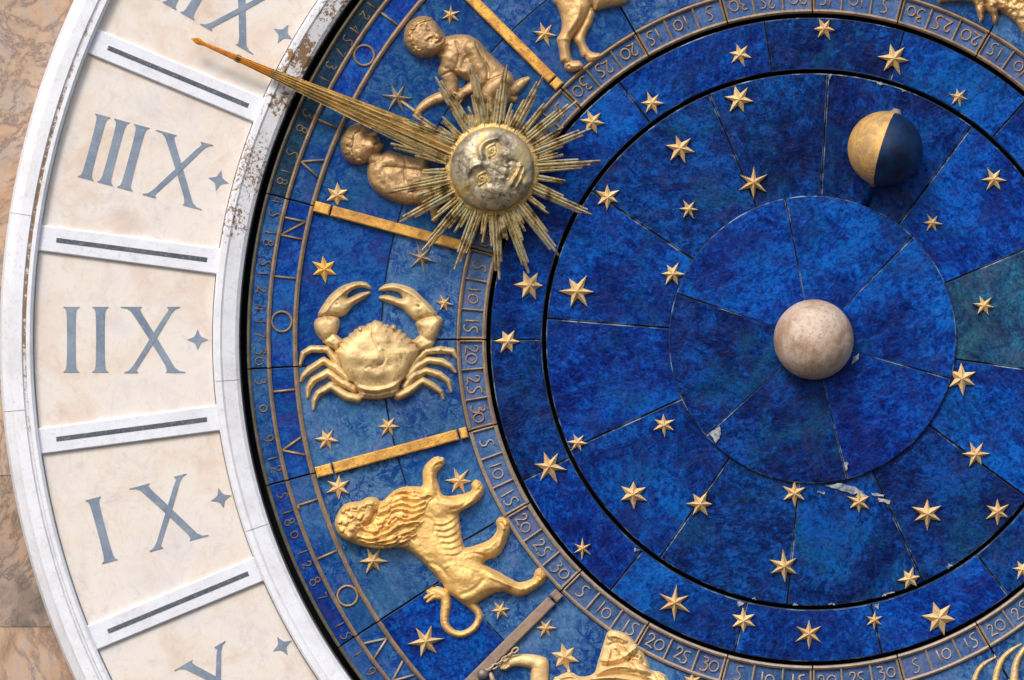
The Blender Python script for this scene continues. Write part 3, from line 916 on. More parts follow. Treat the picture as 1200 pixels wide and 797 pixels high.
for x, y, da, R1 in ((1042, 697, 1.6, 309), (1115, 667, 0.7, 307), (882, 711, 0.4, 309.6), (932, 713, 0.5, 309.6), (975, 712, 0.7, 309.6), (1032, 96, 1.3, 309), (972, 89, 0.4, 305), (1058, 105, 0.4, 309)):
    rim_chip(311.6, R1, x, y, da, 3.6, "moon_disc")
for pts in ([(966, 569), (985, 566), (1002, 571), (1012, 577), (1000, 579), (984, 574)], [(1006, 577), (1018, 582), (1014, 586), (1003, 582)], [(1028, 583), (1044, 586), (1042, 590), (1030, 588)], [(1020, 577), (1036, 580), (1035, 582), (1021, 580)], [(958, 575), (968, 577), (966, 579), (958, 577)]):
    chip(pts, 3.6, "moon_disc")
chip([(831, 508), (844, 499), (845, 508), (839, 519)], 8.6, "centre_disc")
chip([(989, 541), (993, 541), (993, 551), (990, 551)], 8.6, "centre_disc")
chip([(1000, 418), (1007, 414), (1005, 422), (998, 427)], 8.6, "centre_disc")
for x, y, da in ((866, 713, 0.7), (1027, 707, 0.5), (745, 645, 0.6)):
    rim_chip(319, 325, x, y, da, 2.4, "star_ring")

# ------------------------------------------------------------------ the two balls
def sphere_mb(cx, cy, ch, R, n=(1, 0, 0), d=(0, 1, 0), l0=-180, l1=180, nl=48, nm=24):
    n = Vector(n).normalized(); d = Vector(d).normalized(); e = n.cross(d)
    mb = MB(); verts = []; c = Vector((cx, cy, ch))
    cols = nl + 1
    for i in range(nm + 1):
        la = math.radians(-90 + 180 * i / nm)
        for j in range(cols):
            lo = math.radians(l0 + (l1 - l0) * j / nl)
            verts.append(tuple(c + R * (math.cos(la) * (math.cos(lo) * n + math.sin(lo) * e) + math.sin(la) * d)))
    f = [(i * cols + j, i * cols + j + 1, (i + 1) * cols + j + 1, (i + 1) * cols + j) for i in range(nm) for j in range(nl)]
    mb.add(verts, f)
    return mb
def weld(o):
    bm = bmesh.new(); bm.from_mesh(o.data)
    bmesh.ops.remove_doubles(bm, verts=bm.verts, dist=1e-6)
    bmesh.ops.recalc_face_normals(bm, faces=bm.faces)
    bm.to_mesh(bm_me := o.data); bm.free()
    for p in o.data.polygons: p.use_smooth = True
eb = sphere_mb(953, 398, 20, 47).build("stone_ball", M['earth'], at=(953, 398, 6))
weld(eb)
tag(eb, "weathered pinkish white stone ball at the centre of the blue disc", "ball")

mo = thing("moon_ball", 1036, 175, 1.5, "moon ball half gold and half dark blue, standing off the upper blue disc", "moon ball")
d_ = Vector((-0.285, 0.958, 0)); n_ = Vector((-0.958, -0.285, 0)) * math.cos(math.radians(9)) + Vector((0, 0, -1)) * math.sin(math.radians(9))
weld(sphere_mb(1036, 175, 38, 44, n_, d_, -90, 90, 30, 30).build("gold_half", M['moon_gold'], mo))
weld(sphere_mb(1036, 175, 38, 43.7, n_, d_, 90, 270, 30, 30).build("blue_half", M['moon_blue'], mo))
tube([(1046.5, 138, 34, 8), (1048.5, 133.0, 34, 7.4), (1049, 131.5, 34, 5.6), (1049.6, 128.5, 34, 4.2)], seg=14).build("cap", M['border'], mo, smooth=True)
tube([(1025, 206, 28, 6.0), (1021.8, 214, 26, 5.4), (1020.8, 217, 24, 4.8)], seg=12).build("collar", M['border'], mo, smooth=True)
tube([(1021, 214, 26, 5.0), (1016.5, 230, 9, 5.0), (1013, 242, 0, 5.0)], seg=12).build("stem", M['deep', 0], mo, smooth=True)

# ------------------------------------------------------------------ stars
def star(x, y, r, a, fat, h, mat, lab, group, stem=None):
    rs = random.Random(int(x * 13 + y * 7))
    n = 6
    verts = []
    r = r * 1.03
    hh = r * rs.uniform(0.32, 0.40)
    for i in range(n):
        t = math.radians(a + 60 * i + rs.uniform(-5, 5)); rr = r * rs.uniform(0.88, 1.09)
        verts.append((x + rr * math.cos(t), y + rr * math.sin(t), h + 1.2 + rs.uniform(-.3, 1.2)))
        t2 = math.radians(a + 60 * i + 30 + rs.uniform(-3, 3)); r2 = r * fat * rs.uniform(0.93, 1.06)
        verts.append((x + r2 * math.cos(t2), y + r2 * math.sin(t2), h + 1.0))
    m = 2 * n
    low = [(vx, vy, h - 3.5) for vx, vy, _ in verts]
    verts = verts + low + [(x + rs.uniform(-.6, .6), y + rs.uniform(-.6, .6), h + 1.2 + hh), (x, y, h - 3.5)]
    f = []
    for i in range(m):
        j = (i + 1) % m
        f += [(i, j, 2 * m), (i, j, m + j, m + i), (m + i, m + j, 2 * m + 1)]
    mb = MB(); mb.add(verts, f)
    if stem:
        prism(bar_pts((x, y), stem, 3.2), h - 1, h + 1.8, 0.5, mb)
    o = mb.build("gilt_star", mat, at=(x, y, h))
    tag(o, lab, "star", group)

GZ = "gilt stars on the zodiac ring"; GS = "gilt stars on the narrow star ring"; GM = "gilt stars on the dark blue disc"
sg, sb, bgd = M['star_gold'], M['star_bronze'], M['bright_gold']
STARS = [
 (528, 17.5, 11, -25, .38, 'z', sg, "small gilt star above the upper child's back, beside the gilt bar"),
 (465, 114.5, 18, 6, .28, 'z', sb, "thin bronze star with a tail, just above the long gold pointer"),
 (638, 40, 14.5, 12, .36, 'z', sg, "gilt star in front of the hoofed legs, near a gilt bar"),
 (395.5, 228.5, 13.5, 30, .50, 'z', sg, "plump gilt star under the lower child, just above a gilt bar"),
 (380, 315, 16, 28, .46, 'z', bgd, "bright yellow gold star above the crab's left claw"),
 (494, 302, 18, 15, .26, 'z', sb, "thin dull bronze star touched by a sun ray, above the crab's right claw"),
 (521, 355.5, 10.5, 8, .36, 'z', sg, "small pale star just right of the crab's right claw"),
 (455, 500, 12.5, 0, .40, 'z', sg, "gilt star on a tile joint below the crab's belly"),
 (383, 515, 13.5, 5, .42, 'z', sg, "gilt star below the crab's left legs, above the bar to the lion"),
 (396.5, 571, 14.5, -30, .40, 'z', sg, "gilt star above the lion's head, just under the gilt bar"),
 (538, 563.5, 16, 5, .36, 'z', sg, "gilt star between the lion's two front paws"),
 (437.5, 657, 16, 0, .40, 'z', sg, "gilt star under the lion's mane"),
 (499, 752, 19.5, -8, .38, 'z', sg, "large gilt star left of the lion's curled tail on a deep blue tile"),
 (586.5, 715, 12, -10, .38, 'z', sg, "small gilt star right of the lion's curled tail"),
 (639.5, 736, 12.5, 0, .38, 'z', sg, "small gilt star beside the dull bronze bar, above the robed figure's arm"),
 (662, 770, 16.5, 17, .48, 'z', sg, "plump gilt star on a short stem beside the robed figure"),
 (811, 799, 12, -30, .40, 'z', sg, "gilt star cut off by the bottom edge, right of the robed figure"),
 (694, 143, 14.5, 10, .44, 's', sg, "gilt star right at the tip of the sun's upper right rays"),
 (764, 121, 13, 3, .42, 's', sg, "gilt star on the narrow ring, second from the sun going up"),
 (867, 64, 14, 13, .42, 's', sg, "gilt star on the narrow ring at the top, left of the dark seam"),
 (966, 34, 13.5, 3, .42, 's', sg, "gilt star on the narrow ring straight above the stone ball, close to the top edge"),
 (1047.5, 69, 18.5, 12, .40, 's', sg, "large gilt star on the narrow ring above the moon ball"),
 (1123, 114, 11.5, 16, .38, 's', sg, "small gilt star on the narrow ring right of the moon ball"),
 (620.5, 334.5, 17.5, 5, .47, 's', sg, "plump gilt star just below the sun's lowest rays"),
 (595, 400, 14.5, 4, .46, 's', sg, "gilt star on the narrow ring level with the stone ball"),
 (644, 547, 19.5, 6, .38, 's', sg, "large gilt star on a seam of the narrow ring, right of the lion's front paws"),
 (682.5, 643, 12.5, 33, .30, 's', sg, "small thin star on the narrow ring beside the numbers 25 and 30"),
 (790.5, 706.5, 20, 32, .33, 's', sg, "large slender star on the narrow ring above the robed figure"),
 (871, 727, 14.5, -30, .46, 's', sg, "plump gilt star over a joint of the narrow ring at the bottom"),
 (948, 743, 18, -30, .34, 's', sg, "slender gilt star at the very bottom of the narrow ring, under the stone ball"),
 (1024.5, 727, 11, -28, .38, 's', sg, "smallest star on the bottom of the narrow ring, beside a pale joint"),
 (1100.7, 724.5, 19.5, 9, .46, 's', sg, "large plump star on the lower right of the narrow ring"),
 (1198, 667, 12, 0, .42, 's', sg, "gilt star on the narrow ring cut off by the right edge"),
 (866, 116.5, 16.5, 9, .44, 'm', sg, "gilt star near the top rim of the dark disc, left of the moon ball"),
 (797, 174, 17, 13, .42, 'm', sg, "gilt star at the dark disc's upper left, between rim and small star"),
 (883, 214.5, 18.5, -28, .34, 'm', sg, "large slender star just above the rim of the centre disc"),
 (807, 245.5, 12.5, 4, .34, 'm', sg, "small slender star off the upper left rim of the centre disc"),
 (712, 231, 14.5, 28, .44, 'm', sg, "gilt star by the dark disc's rim, right of the sun's rays"),
 (788, 321, 14, 0, .42, 'm', sg, "gilt star touching the left rim of the centre disc"),
 (676.5, 341.7, 20, -2, .40, 'm', sg, "largest star left of the centre disc, inside the dark disc's rim"),
 (677, 518.7, 12, 5, .38, 'm', sg, "small star at the end of a seam by the dark disc's left rim"),
 (778, 498, 14, -30, .38, 'm', sg, "slender star below left of the centre disc, under a pale seam"),
 (742, 579, 17, 30, .44, 'm', sg, "gilt star at the dark disc's lower left, left of a star on a seam"),
 (820.5, 591, 15.5, 0, .44, 'm', sg, "gilt star sitting on a seam at the lower left of the dark disc"),
 (931, 578, 15, 30, .42, 'm', sg, "gilt star right under the rim of the centre disc"),
 (1006.5, 588.5, 14, 30, .40, 'm', sg, "gilt star on a pale scratched patch below the centre disc"),
 (1086.5, 602, 18.5, 27, .40, 'm', sg, "large gilt star on the lower right of the dark disc"),
 (1169, 600, 14.5, 30, .40, 'm', sg, "gilt star on the far lower right of the dark disc, near its rim"),
 (918.5, 664, 18.5, 30, .36, 'm', sg, "large slender star on a seam near the bottom of the dark disc"),
 (1066, 678, 13, -10, .46, 'm', sg, "small plump star close to the dark disc's bottom right rim"),
 (1143.5, 532.5, 15.5, 0, .40, 'm', sg, "gilt star on a seam right of the centre disc, below its right rim"),
 (1127, 443.5, 18.5, 30, .44, 'm', sg, "large star touching the right rim of the centre disc"),
 (1153, 358.5, 13, 8, .38, 'm', sg, "small star on the greenish teal tile at the right"),
 (1092.5, 261.5, 11.5, 5, .36, 'm', sg, "smallest star on the dark disc, below the moon ball"),
 (1164.5, 210.5, 14.5, 0, .38, 'm', sg, "gilt star right of the moon ball near the right edge"),
]
for x, y, r, a, fat, w, mt, lab in STARS:
    stem = {465: (486, 130), 662: (667, 788)}.get(int(x))
    star(x, y, r, a, fat, {'z': 0.4, 's': 1.6, 'm': 3.2}[w], mt, lab, {'z': GZ, 's': GS, 'm': GM}[w], stem)

# ------------------------------------------------------------------ the crab
def cc(pts, x0, y0, sc):
    return [(x0 + p[0] / sc, y0 + p[1] / sc) + (tuple(q / sc for q in p[2:])) for p in pts]
def C(pts): return cc(pts, 340, 320, 4.83)
r = Relief(345, 325, 542, 486, 0.85)
for leg in ([(300, 570, 14), (255, 490, 17), (212, 432, 18), (120, 430, 18), (75, 455, 14), (55, 520, 4)],
            [(330, 600, 18), (260, 540, 21), (190, 495, 18), (110, 548, 18), (75, 582, 13), (60, 614, 4)],
            [(365, 655, 20), (290, 620, 23), (215, 562, 22), (130, 608, 20), (105, 650, 16), (98, 706, 5)],
            [(385, 710, 26), (320, 698, 26), (232, 640, 24), (160, 682, 19), (137, 722, 14), (132, 772, 4)],
            [(670, 560, 16), (720, 490, 19), (770, 443, 18), (850, 435, 19), (920, 443, 16), (945, 484, 4)],
            [(660, 590, 18), (720, 530, 21), (780, 492, 18), (860, 502, 19), (908, 528, 14), (936, 562, 4)],
            [(650, 640, 20), (700, 582, 22), (770, 552, 19), (850, 577, 19), (895, 612, 14), (913, 672, 4)],
            [(612, 695, 28), (670, 668, 25), (750, 608, 20), (810, 642, 19), (853, 672, 13), (868, 712, 4)]):
    p = [(a_, b_, c_ * 0.9) for a_, b_, c_ in C(leg)]
    for i in range(len(p) - 1):
        r.cap(p[i:i + 2], 1.5, 3.5, 0.3)
r.poly(C([(246, 338), (302, 386), (262, 438), (186, 388)]), 5, 8, 4, 0.3, 1)
r.poly(C([(150, 262), (205, 240), (268, 250), (277, 290), (258, 345), (205, 383), (165, 362), (138, 305)]), 10, 13, 1, 0.8)
r.poly(C([(160, 245), (183, 190), (230, 125), (280, 85), (330, 62), (390, 50), (435, 58), (457, 84), (440, 86), (400, 78), (350, 95), (320, 125), (325, 142), (345, 137), (390, 117), (450, 106), (445, 122), (400, 155), (352, 185), (330, 215), (290, 245), (235, 240)]), 8, 11, 1, 0.8, 2)
r.poly(C([(735, 355), (818, 388), (800, 414), (740, 444), (692, 388)]), 5, 8, 4, 0.3, 1)
r.poly(C([(715, 272), (800, 242), (852, 250), (862, 282), (845, 322), (800, 392), (745, 372), (725, 322)]), 10, 13, 1, 0.8)
r.poly(C([(503, 97), (530, 72), (580, 60), (640, 70), (700, 95), (760, 150), (800, 190), (832, 242), (790, 250), (715, 272), (690, 255), (650, 215), (620, 192), (560, 168), (510, 147), (510, 133), (560, 128), (620, 148), (638, 140), (625, 115), (590, 100), (550, 97)]), 8, 11, 1, 0.8, 2)
shell = [(480, 270), (520, 283), (528, 296), (552, 294), (562, 308), (590, 312), (598, 325), (625, 325), (632, 342), (655, 348), (660, 366), (688, 380), (688, 398), (712, 408), (734, 438), (712, 478), (690, 515), (670, 552), (645, 598), (628, 612), (612, 660), (595, 695), (500, 715), (405, 710), (385, 660), (362, 620), (330, 595), (302, 555), (280, 500), (255, 442), (280, 418), (278, 402), (302, 392), (305, 374), (332, 364), (338, 346), (360, 340), (368, 322), (392, 318), (402, 304), (428, 304), (440, 290), (462, 284)]
r.blur(1.2, 4)
r.poly(C(shell), 11, 13, 5, 0.3, 1)
r.blur(0.7, 14)
r.blob(437, 420, 30, 24, 7)
P = lambda x, y: (340 + x / 4.83, 320 + y / 4.83)
for x, y, rx, ry, h in ((490, 480, 9, 7, 2.2), (525, 385, 9, 7, 2), (425, 395, 9, 7, 1.8), (455, 560, 7, 5, 1.8), (520, 562, 7, 5, 1.8), (345, 460, 10, 9, 2.2), (630, 450, 10, 9, 2.2), (490, 585, 8, 5, 2.0), (405, 525, 5, 5, -1.5), (560, 520, 5, 5, -1.5), (480, 330, 9, 6, 1.5)):
    r.blob(*P(x, y), rx, ry, h)
r.line([P(*q) for q in ((500, 525), (525, 515), (540, 480), (530, 440))], 1.4, -1.8); r.line([P(*q) for q in ((430, 540), (450, 530), (470, 540))], 1.2, -1.4)
r.line([P(*q) for q in ((470, 300), (470, 360), (500, 420))], 1.4, -1.2)
r.line([P(*q) for q in ((345, 612), (400, 650), (490, 662), (580, 640), (632, 605))], 2.2, 3.2)
r.line([P(*q) for q in ((350, 640), (405, 672), (490, 684), (590, 660), (625, 630))], 1.6, -3.0)
r.line([P(*q) for q in ((400, 690), (490, 702), (595, 680))], 1.4, -1.6)
for (x, y) in ((398, 318), (585, 308)): r.cap([(*P(x, y), 2.4), (*P(x + 1, y + 4), 2.4)], 1.3, 15, 0.3)
for (x, y) in ((265, 178), (728, 190)): r.blob(*P(x, y), 1.2, 1.0, -3.0); r.blob(*P(x, y + 12), 5, 4, 1.5)
r.line([P(*q) for q in ((200, 225), (245, 160), (310, 105), (370, 72))], 1.6, 1.4); r.line([P(*q) for q in ((795, 225), (745, 165), (680, 115), (600, 80))], 1.6, 1.4)
r.rough(10, 1.2, 1); r.rough(4, 0.25, 2); r.rough(2.2, 0.25, 3)
o = r.build("gilt_crab", M['crab_gold'], at=(440, 405, 0))
tag(o, "pale gilded crab relief with open claws on blue enamel", "crab relief", "zodiac reliefs")

# ------------------------------------------------------------------ the lion
lion = thing("gilt_lion", 520, 630, 0, "yellow gilded lion relief with wavy mane and curled tail, walking up the ring", "lion relief", "zodiac reliefs")
body = [(495.7, 569), (496, 553), (501, 542.6), (509.7, 536), (517.6, 536), (521, 540), (519.4, 546), (515, 549.6), (511, 556.6), (513.5, 567), (519, 581), (533.5, 581), (548, 578), (554, 573.5), (552.8, 567.5), (558.5, 562.5), (565, 567), (566.3, 577), (561.5, 585.6), (550.8, 592.8), (537, 601.4),
        (538.5, 617.3), (541, 637), (546, 643), (565, 637.5), (576, 631.7), (583.5, 621), (582.5, 610), (589.7, 605.6), (596.3, 611), (596.8, 623), (591.5, 637.5), (586, 647.6), (580, 652.5), (570, 655.5), (567, 662),
        (585.4, 671.5), (602.7, 681.5), (611.3, 683), (624.5, 678.6), (628, 669.5), (634.4, 665.5), (639.8, 672), (637.5, 682), (627.2, 689.8), (612, 698.4), (602.7, 697.2), (591, 692.6), (577, 695.4), (560, 705.6), (547, 708.4), (533.5, 700), (524.4, 692.3), (517.2, 681), (501.2, 663.6), (487, 649.4),
        (470, 641), (452, 638), (440, 634), (430, 620), (430, 600), (450, 588), (470, 574), (486, 572)]
r = Relief(392, 530, 645, 750, 0.9)
r.cap(cc([(546, 704, 4.5), (553, 709, 4.2), (561, 719, 3.4), (560.5, 728, 3.2), (553, 738, 3.2), (541, 743.3, 3.2), (529, 740.5, 3.4), (521.5, 731, 3.8), (521.5, 718, 4.4), (523, 708, 5), (520, 698, 5.4), (513, 692.5, 4.6)], 0, 0, 1), 1.3, 1.5, 0.8, 4)
for t in ([(517, 694, 4.5), (508, 692, 2.6), (502, 694, 1.0)], [(517, 696, 4.5), (507, 695.5, 2.6), (498, 701, .8)], [(518, 698, 4.5), (508, 699.5, 2.6), (501, 705, .8)]):
    r.cap(t, 1.2, 2.0, 0.4)
r.poly(body, 11, 12.5, 1.5, 1.0, 3)
r.blur(1.3, 4)
r.poly([(525, 664), (548, 660), (572, 668), (590, 677), (600, 687), (590, 690), (570, 692), (548, 704), (534, 697)], 9, 5, 12.5, 3, 3)         # near thigh
r.poly([(500, 586), (520, 583), (540, 586), (552, 583), (556, 588), (540, 598), (525, 603), (508, 606)], 6, 5, 11.5, 3, 3)                        # near shoulder and forearm
r.blur(1.3, 6)
for (x, y, rx, ry, h, ro) in ((520, 650, 22, 9, 3, 52), (545, 676, 10, 9, 3, 0), (528, 590, 8, 6, 2, 0), (558, 645, 10, 5, 2.5, -20), (507, 655, 8, 4, -1.6, 48)):
    r.blob(x, y, rx, ry, h, ro)
for k in range(6):                                                                                                                              # ribs
    x, y = 509 + 2.6 * k, 607 + 7.0 * k
    r.line([(x + 1, y + 6), (x + 10, y + 6.5), (x + 20, y + 2), (x + 27 - k, y - 5)], 1.2, 0.8); r.line([(x + 1, y + 9), (x + 10, y + 9.6), (x + 20, y + 5.2), (x + 27 - k, y - 2)], 1.1, -0.9)
for p, w, h in (([(503, 660), (515, 664), (525, 676)], 2.5, -1.8), ([(522, 664), (532, 660), (545, 662), (560, 668)], 2.0, 1.6), ([(540, 697), (556, 690), (566, 680)], 2.5, -1.6), ([(575, 676), (596, 685), (612, 690)], 2.0, 1.8),
                ([(560, 640), (572, 642), (582, 632)], 1.8, 1.8), ([(548, 586), (540, 594), (528, 597)], 1.8, -1.8), ([(512, 575), (514, 583), (522, 588)], 2.0, -2.0), ([(506, 556), (506, 568), (508, 578)], 2.2, 1.6),
                ([(500, 606), (508, 612), (510, 622)], 2.0, -1.6), ([(488, 646), (505, 662), (518, 680)], 2.5, 1.6), ([(585, 640), (588, 628), (590, 618)], 1.6, 1.4)):
    r.line(p, w, h)
r.line([(538, 604), (540, 622), (542, 640)], 2.2, 2.0)
for k in range(11): r.line([(536.5 + .3 * k, 606 + 3.2 * k), (540 + .3 * k, 604.5 + 3.2 * k)], 0.7, 2.2, 0)
r.line([(511, 545), (517, 543), (520, 546)], 1.2, -2.5); r.line([(505, 547), (512, 541), (518, 540)], 1.2, 1.6); r.line([(515, 537), (517, 543)], .9, -2); r.line([(556, 569), (561, 567), (565, 570)], 1.0, -2); r.line([(557, 576), (562, 573)], 1.0, -2)
for (x, y) in ((588, 610), (593, 612), (591, 619)): r.blob(x, y, 2.2, 2.2, 3.0)
for (x, y) in ((632, 671), (637, 674), (634, 679)): r.blob(x, y, 2.2, 2.2, 3.0)
for a_, b_ in (((588, 606), (592, 613)), ((590, 605), (595, 611)), ((587, 612), (593, 618)), ((630, 668), (636, 675)), ((634, 666), (639, 673)), ((631, 675), (637, 680)), ((512, 537), (518, 544)), ((516, 536), (521, 541)), ((557, 565), (563, 571)), ((560, 563), (566, 568))): r.line([a_, b_], 0.8, -3.5, 0)
r.line([(546, 650), (556, 648), (570, 652)], 1.6, -2.0); r.line([(570, 668), (582, 677), (594, 684)], 1.8, 1.4)
r.rough(9, 1.2, 5); r.rough(4, 0.5, 6); r.rough(2.2, 0.5, 7)
r.build("body", M['lion_gold'], lion)
# head and mane
H_ = lambda u, v: (385 + u / 5.693, 525 + v / 5.693)
m = Relief(390, 565, 535, 648, 0.75)
mane = [(393.6, 611), (397, 602), (404, 592.6), (413, 589.6), (422.8, 588.8), (430.7, 584.4), (439.5, 584.3), (446.5, 587.8), (452.6, 584.4), (458.8, 578.4), (467.6, 573), (478, 570.2), (490.4, 570.6), (500, 573), (511, 577), (514, 584), (507, 592), (501, 602), (501, 612), (494, 622), (487, 632), (480, 643), (467.6, 641.6), (451.7, 643.2), (437.7, 642.2), (420, 638.6), (407.8, 632.4), (399, 627), (395.3, 620)]
m.poly(mane, 12, 16.5, 0.8, 1.0, 3)
m.poly([H_(*q) for q in ((48, 500), (66, 440), (106, 386), (160, 366), (212, 362), (258, 338), (310, 336), (338, 360), (322, 410), (300, 455), (280, 500), (250, 535), (205, 560), (170, 600), (128, 612), (80, 582), (55, 540))], 9, 8, 14.5, 1.0, 3)
m.blur(1.2, 4)
strands = [[(250, 640), (330, 622), (420, 604), (480, 562), (560, 546)], [(200, 590), (280, 606), (360, 574), (430, 540), (500, 500), (600, 484)], [(300, 570), (370, 540), (420, 500), (470, 460), (530, 470), (600, 440)],
           [(330, 500), (390, 470), (430, 420), (500, 410), (560, 424), (640, 396)], [(330, 450), (385, 432), (430, 380), (500, 358), (560, 382), (640, 350)], [(350, 400), (400, 372), (440, 318), (500, 306), (560, 326), (660, 300)],
           [(420, 312), (480, 284), (540, 282), (600, 296), (700, 318)], [(380, 655), (450, 632), (520, 592), (580, 596)], [(230, 545), (300, 560), (350, 528), (372, 480), (400, 458)], [(480, 632), (540, 608), (600, 560), (640, 520)], [(480, 530), (540, 500), (600, 512), (650, 470)]]
strands += [[(265, 600), (350, 590), (410, 560), (450, 520), (500, 478), (580, 462)], [(320, 525), (385, 500), (432, 450), (500, 438), (560, 448), (640, 420)], [(340, 425), (392, 402), (440, 350), (500, 332), (560, 352), (650, 325)],
            [(385, 350), (440, 300), (510, 292), (580, 308), (680, 306)], [(220, 618), (310, 636), (400, 630), (470, 596), (520, 560), (610, 522)], [(320, 655), (420, 648), (500, 614), (560, 570), (630, 545)], [(440, 540), (490, 500), (560, 486), (630, 500)]]
rs = random.Random(11)
cut_ = []
for s in strands:                                             # tufts: every lock is broken into overlapping shorter ones
    sp_ = smooth_path([tuple(q) for q in s], 6)
    n3 = len(sp_) // 3
    for q in range(3):
        seg = sp_[max(0, q * n3 - 2):(q + 1) * n3 + 2]
        dy = rs.uniform(-9, 9)
        cut_.append([(u, v + dy + 6 * (i / max(1, len(seg) - 1) - .5)) for i, (u, v) in enumerate(seg)][::3])
strands = cut_
for s in strands:
    m.line([H_(*q) for q in s], 1.15, 2.7)
    m.line([(H_(*q)[0] + 0.4, H_(*q)[1] + 2.9) for q in s], 0.95, -2.0)
for (u, v, rr, h) in ((95, 420, 4, 3), (75, 490, 4, 3), (90, 550, 4, 3), (140, 590, 4.5, 3), (130, 400, 4, 3), (180, 390, 5, 3), (150, 450, 4.5, 3), (115, 500, 4, 2.5), (160, 540, 4, 2.5), (290, 365, 5, 4), (240, 380, 4.5, 3), (205, 500, 3, 2.5)):
    x, y = H_(u, v); m.blob(x, y, rr * .9, rr * .75, h * 1.3, 40); m.line([(x - 2.5, y + 3), (x + 1.5, y + 3.4), (x + 3.6, y)], 0.8, -2.2)
# face: brow, muzzle, mouth, eye
m.cap([(*H_(190, 470), 7), (*H_(250, 440), 6.5), (*H_(305, 395), 5)], 1.0, 16, 2)
m.line([H_(175, 450), H_(205, 470), H_(230, 440)], 1.3, 3); m.blob(*H_(215, 485), 2.0, 1.6, -3); m.line([H_(240, 512), H_(268, 500), H_(290, 470), H_(312, 432)], 2.4, -9); m.blob(*H_(270, 455), 3, 3, 2); m.line([H_(225, 520), H_(255, 525), H_(275, 505)], 1.6, 3)
m.rough(5, 1.6, 8); m.rough(2.6, 0.9, 9)
m.build("mane", M['lion_gold'], lion)

# ------------------------------------------------------------------ the twins
A = lambda pts: cc(pts, 390, 0, 4.983)
t1 = thing("child_statue", 540, 70, 0, "brown gilded upper child figure crouching with face up, hair curly, arm reaching down", "child relief", "zodiac reliefs")
r = Relief(470, 15, 625, 140, 0.75)
r.cap(A([(665, 415, 46), (690, 470, 40), (693, 540, 34)]), 1.0, 2, 1.5, 3)                      # far upper arm
r.cap(A([(690, 545, 34), (640, 566, 33), (560, 598, 27), (510, 640, 22), (488, 672, 15)]), 1.0, 1.5, 1.5, 3)
r.cap(A([(1045, 520, 46), (1075, 508, 32), (1110, 480, 24), (1138, 462, 13)]), 1.1, 1.5, 1.5, 2)   # foot
r.cap(A([(1030, 570, 34), (1055, 580, 22), (1070, 570, 12)]), 1.0, 1.0, 1.0)
r.poly(A([(650, 225), (720, 206), (790, 208), (850, 242), (900, 298), (960, 356), (1005, 400), (1042, 460), (1052, 520), (1030, 600), (960, 640), (900, 640), (884, 560), (870, 500), (800, 475), (720, 440), (660, 415), (636, 400), (628, 345), (615, 325), (640, 290)]), 11, 13, 1.5, 1.5, 3)
r.cap(A([(905, 560, 50), (950, 500, 60), (1000, 470, 56)]), 0.9, 10, 3, 3)                      # thigh
r.cap(A([(905, 560, 46), (905, 640, 42), (920, 720, 36)]), 0.9, 6, 3)                            # shin going behind the rays
r.cap(A([(808, 280, 44), (850, 370, 40), (880, 450, 36), (872, 478, 32)]), 0.95, 12.5, 0.6, 3)     # near arm
r.cap(A([(868, 480, 36), (810, 515, 32), (770, 540, 26)]), 0.9, 9, 1.0, 2)
r.cap(A([(770, 540, 26), (745, 560, 24)]), 0.8, 9, 1.2)                                           # palm
for q in ([(748, 548, 10), (728, 552, 8), (716, 545, 6)], [(745, 560, 9), (724, 568, 8), (716, 575, 6)], [(748, 572, 9), (732, 584, 8), (722, 592, 6)], [(758, 580, 9), (748, 594, 8), (740, 604, 6)], [(768, 545, 8), (758, 528, 7), (742, 524, 5)]):
    r.cap(A(q), 1.2, 9, 0.5)
for q in ([(490, 668, 9), (478, 676, 6)], [(500, 672, 9), (492, 684, 6)], [(510, 668, 8), (506, 684, 6)]): r.cap(A(q), 1.2, 2, 0.5)
for q in ([(1132, 458, 8), (1144, 455, 5)], [(1130, 470, 8), (1140, 474, 5)]): r.cap(A(q), 1.2, 2, 0.4)
r.cap(A([(640, 285, 48), (675, 265, 46), (720, 270, 40)]), 0.9, 3, 3)                             # neck
r.blur(0.8, 4)
head = [(421, 205), (440, 145), (490, 108), (550, 102), (595, 128), (625, 170), (650, 205), (664, 235), (660, 268), (640, 300), (595, 325), (530, 336), (472, 308), (432, 262)]
r.poly(A(head), 16, 19, 3, 0.6, 3)
r.blur(1.0, 12)
Q = lambda u, v: (390 + u / 4.983, v / 4.983)
r.cap([(*Q(572, 186), 1.6), (*Q(596, 204), 2.4), (*Q(610, 216), 3.4)], 1.0, 20.0, 2.0)               # nose
for e in ((558, 172), (572, 238)):
    r.blob(*Q(*e), 3.0, 2.2, -3.4, 40); r.blob(*Q(e[0] + 2, e[1] + 2), 1.7, 1.2, 3.4, 40)
r.line([Q(538, 150), Q(548, 168), Q(572, 178)], 1.4, 1.6); r.line([Q(545, 232), Q(556, 222), Q(578, 212)], 1.4, 1.5)
r.line([Q(608, 252), Q(628, 240), Q(642, 222)], 0.9, -2.8); r.line([Q(602, 246), Q(620, 234), Q(634, 218)], 1.1, 2.6); r.line([Q(622, 264), Q(640, 252), Q(652, 236)], 1.3, 2.6)
r.blob(*Q(590, 285), 5, 5, 3.0); r.blob(*Q(648, 275), 4, 4, 2.4); r.blob(*Q(610, 180), 4, 4, 2.0); r.line([Q(600, 322), Q(640, 300), Q(664, 270)], 1.6, -3.0)
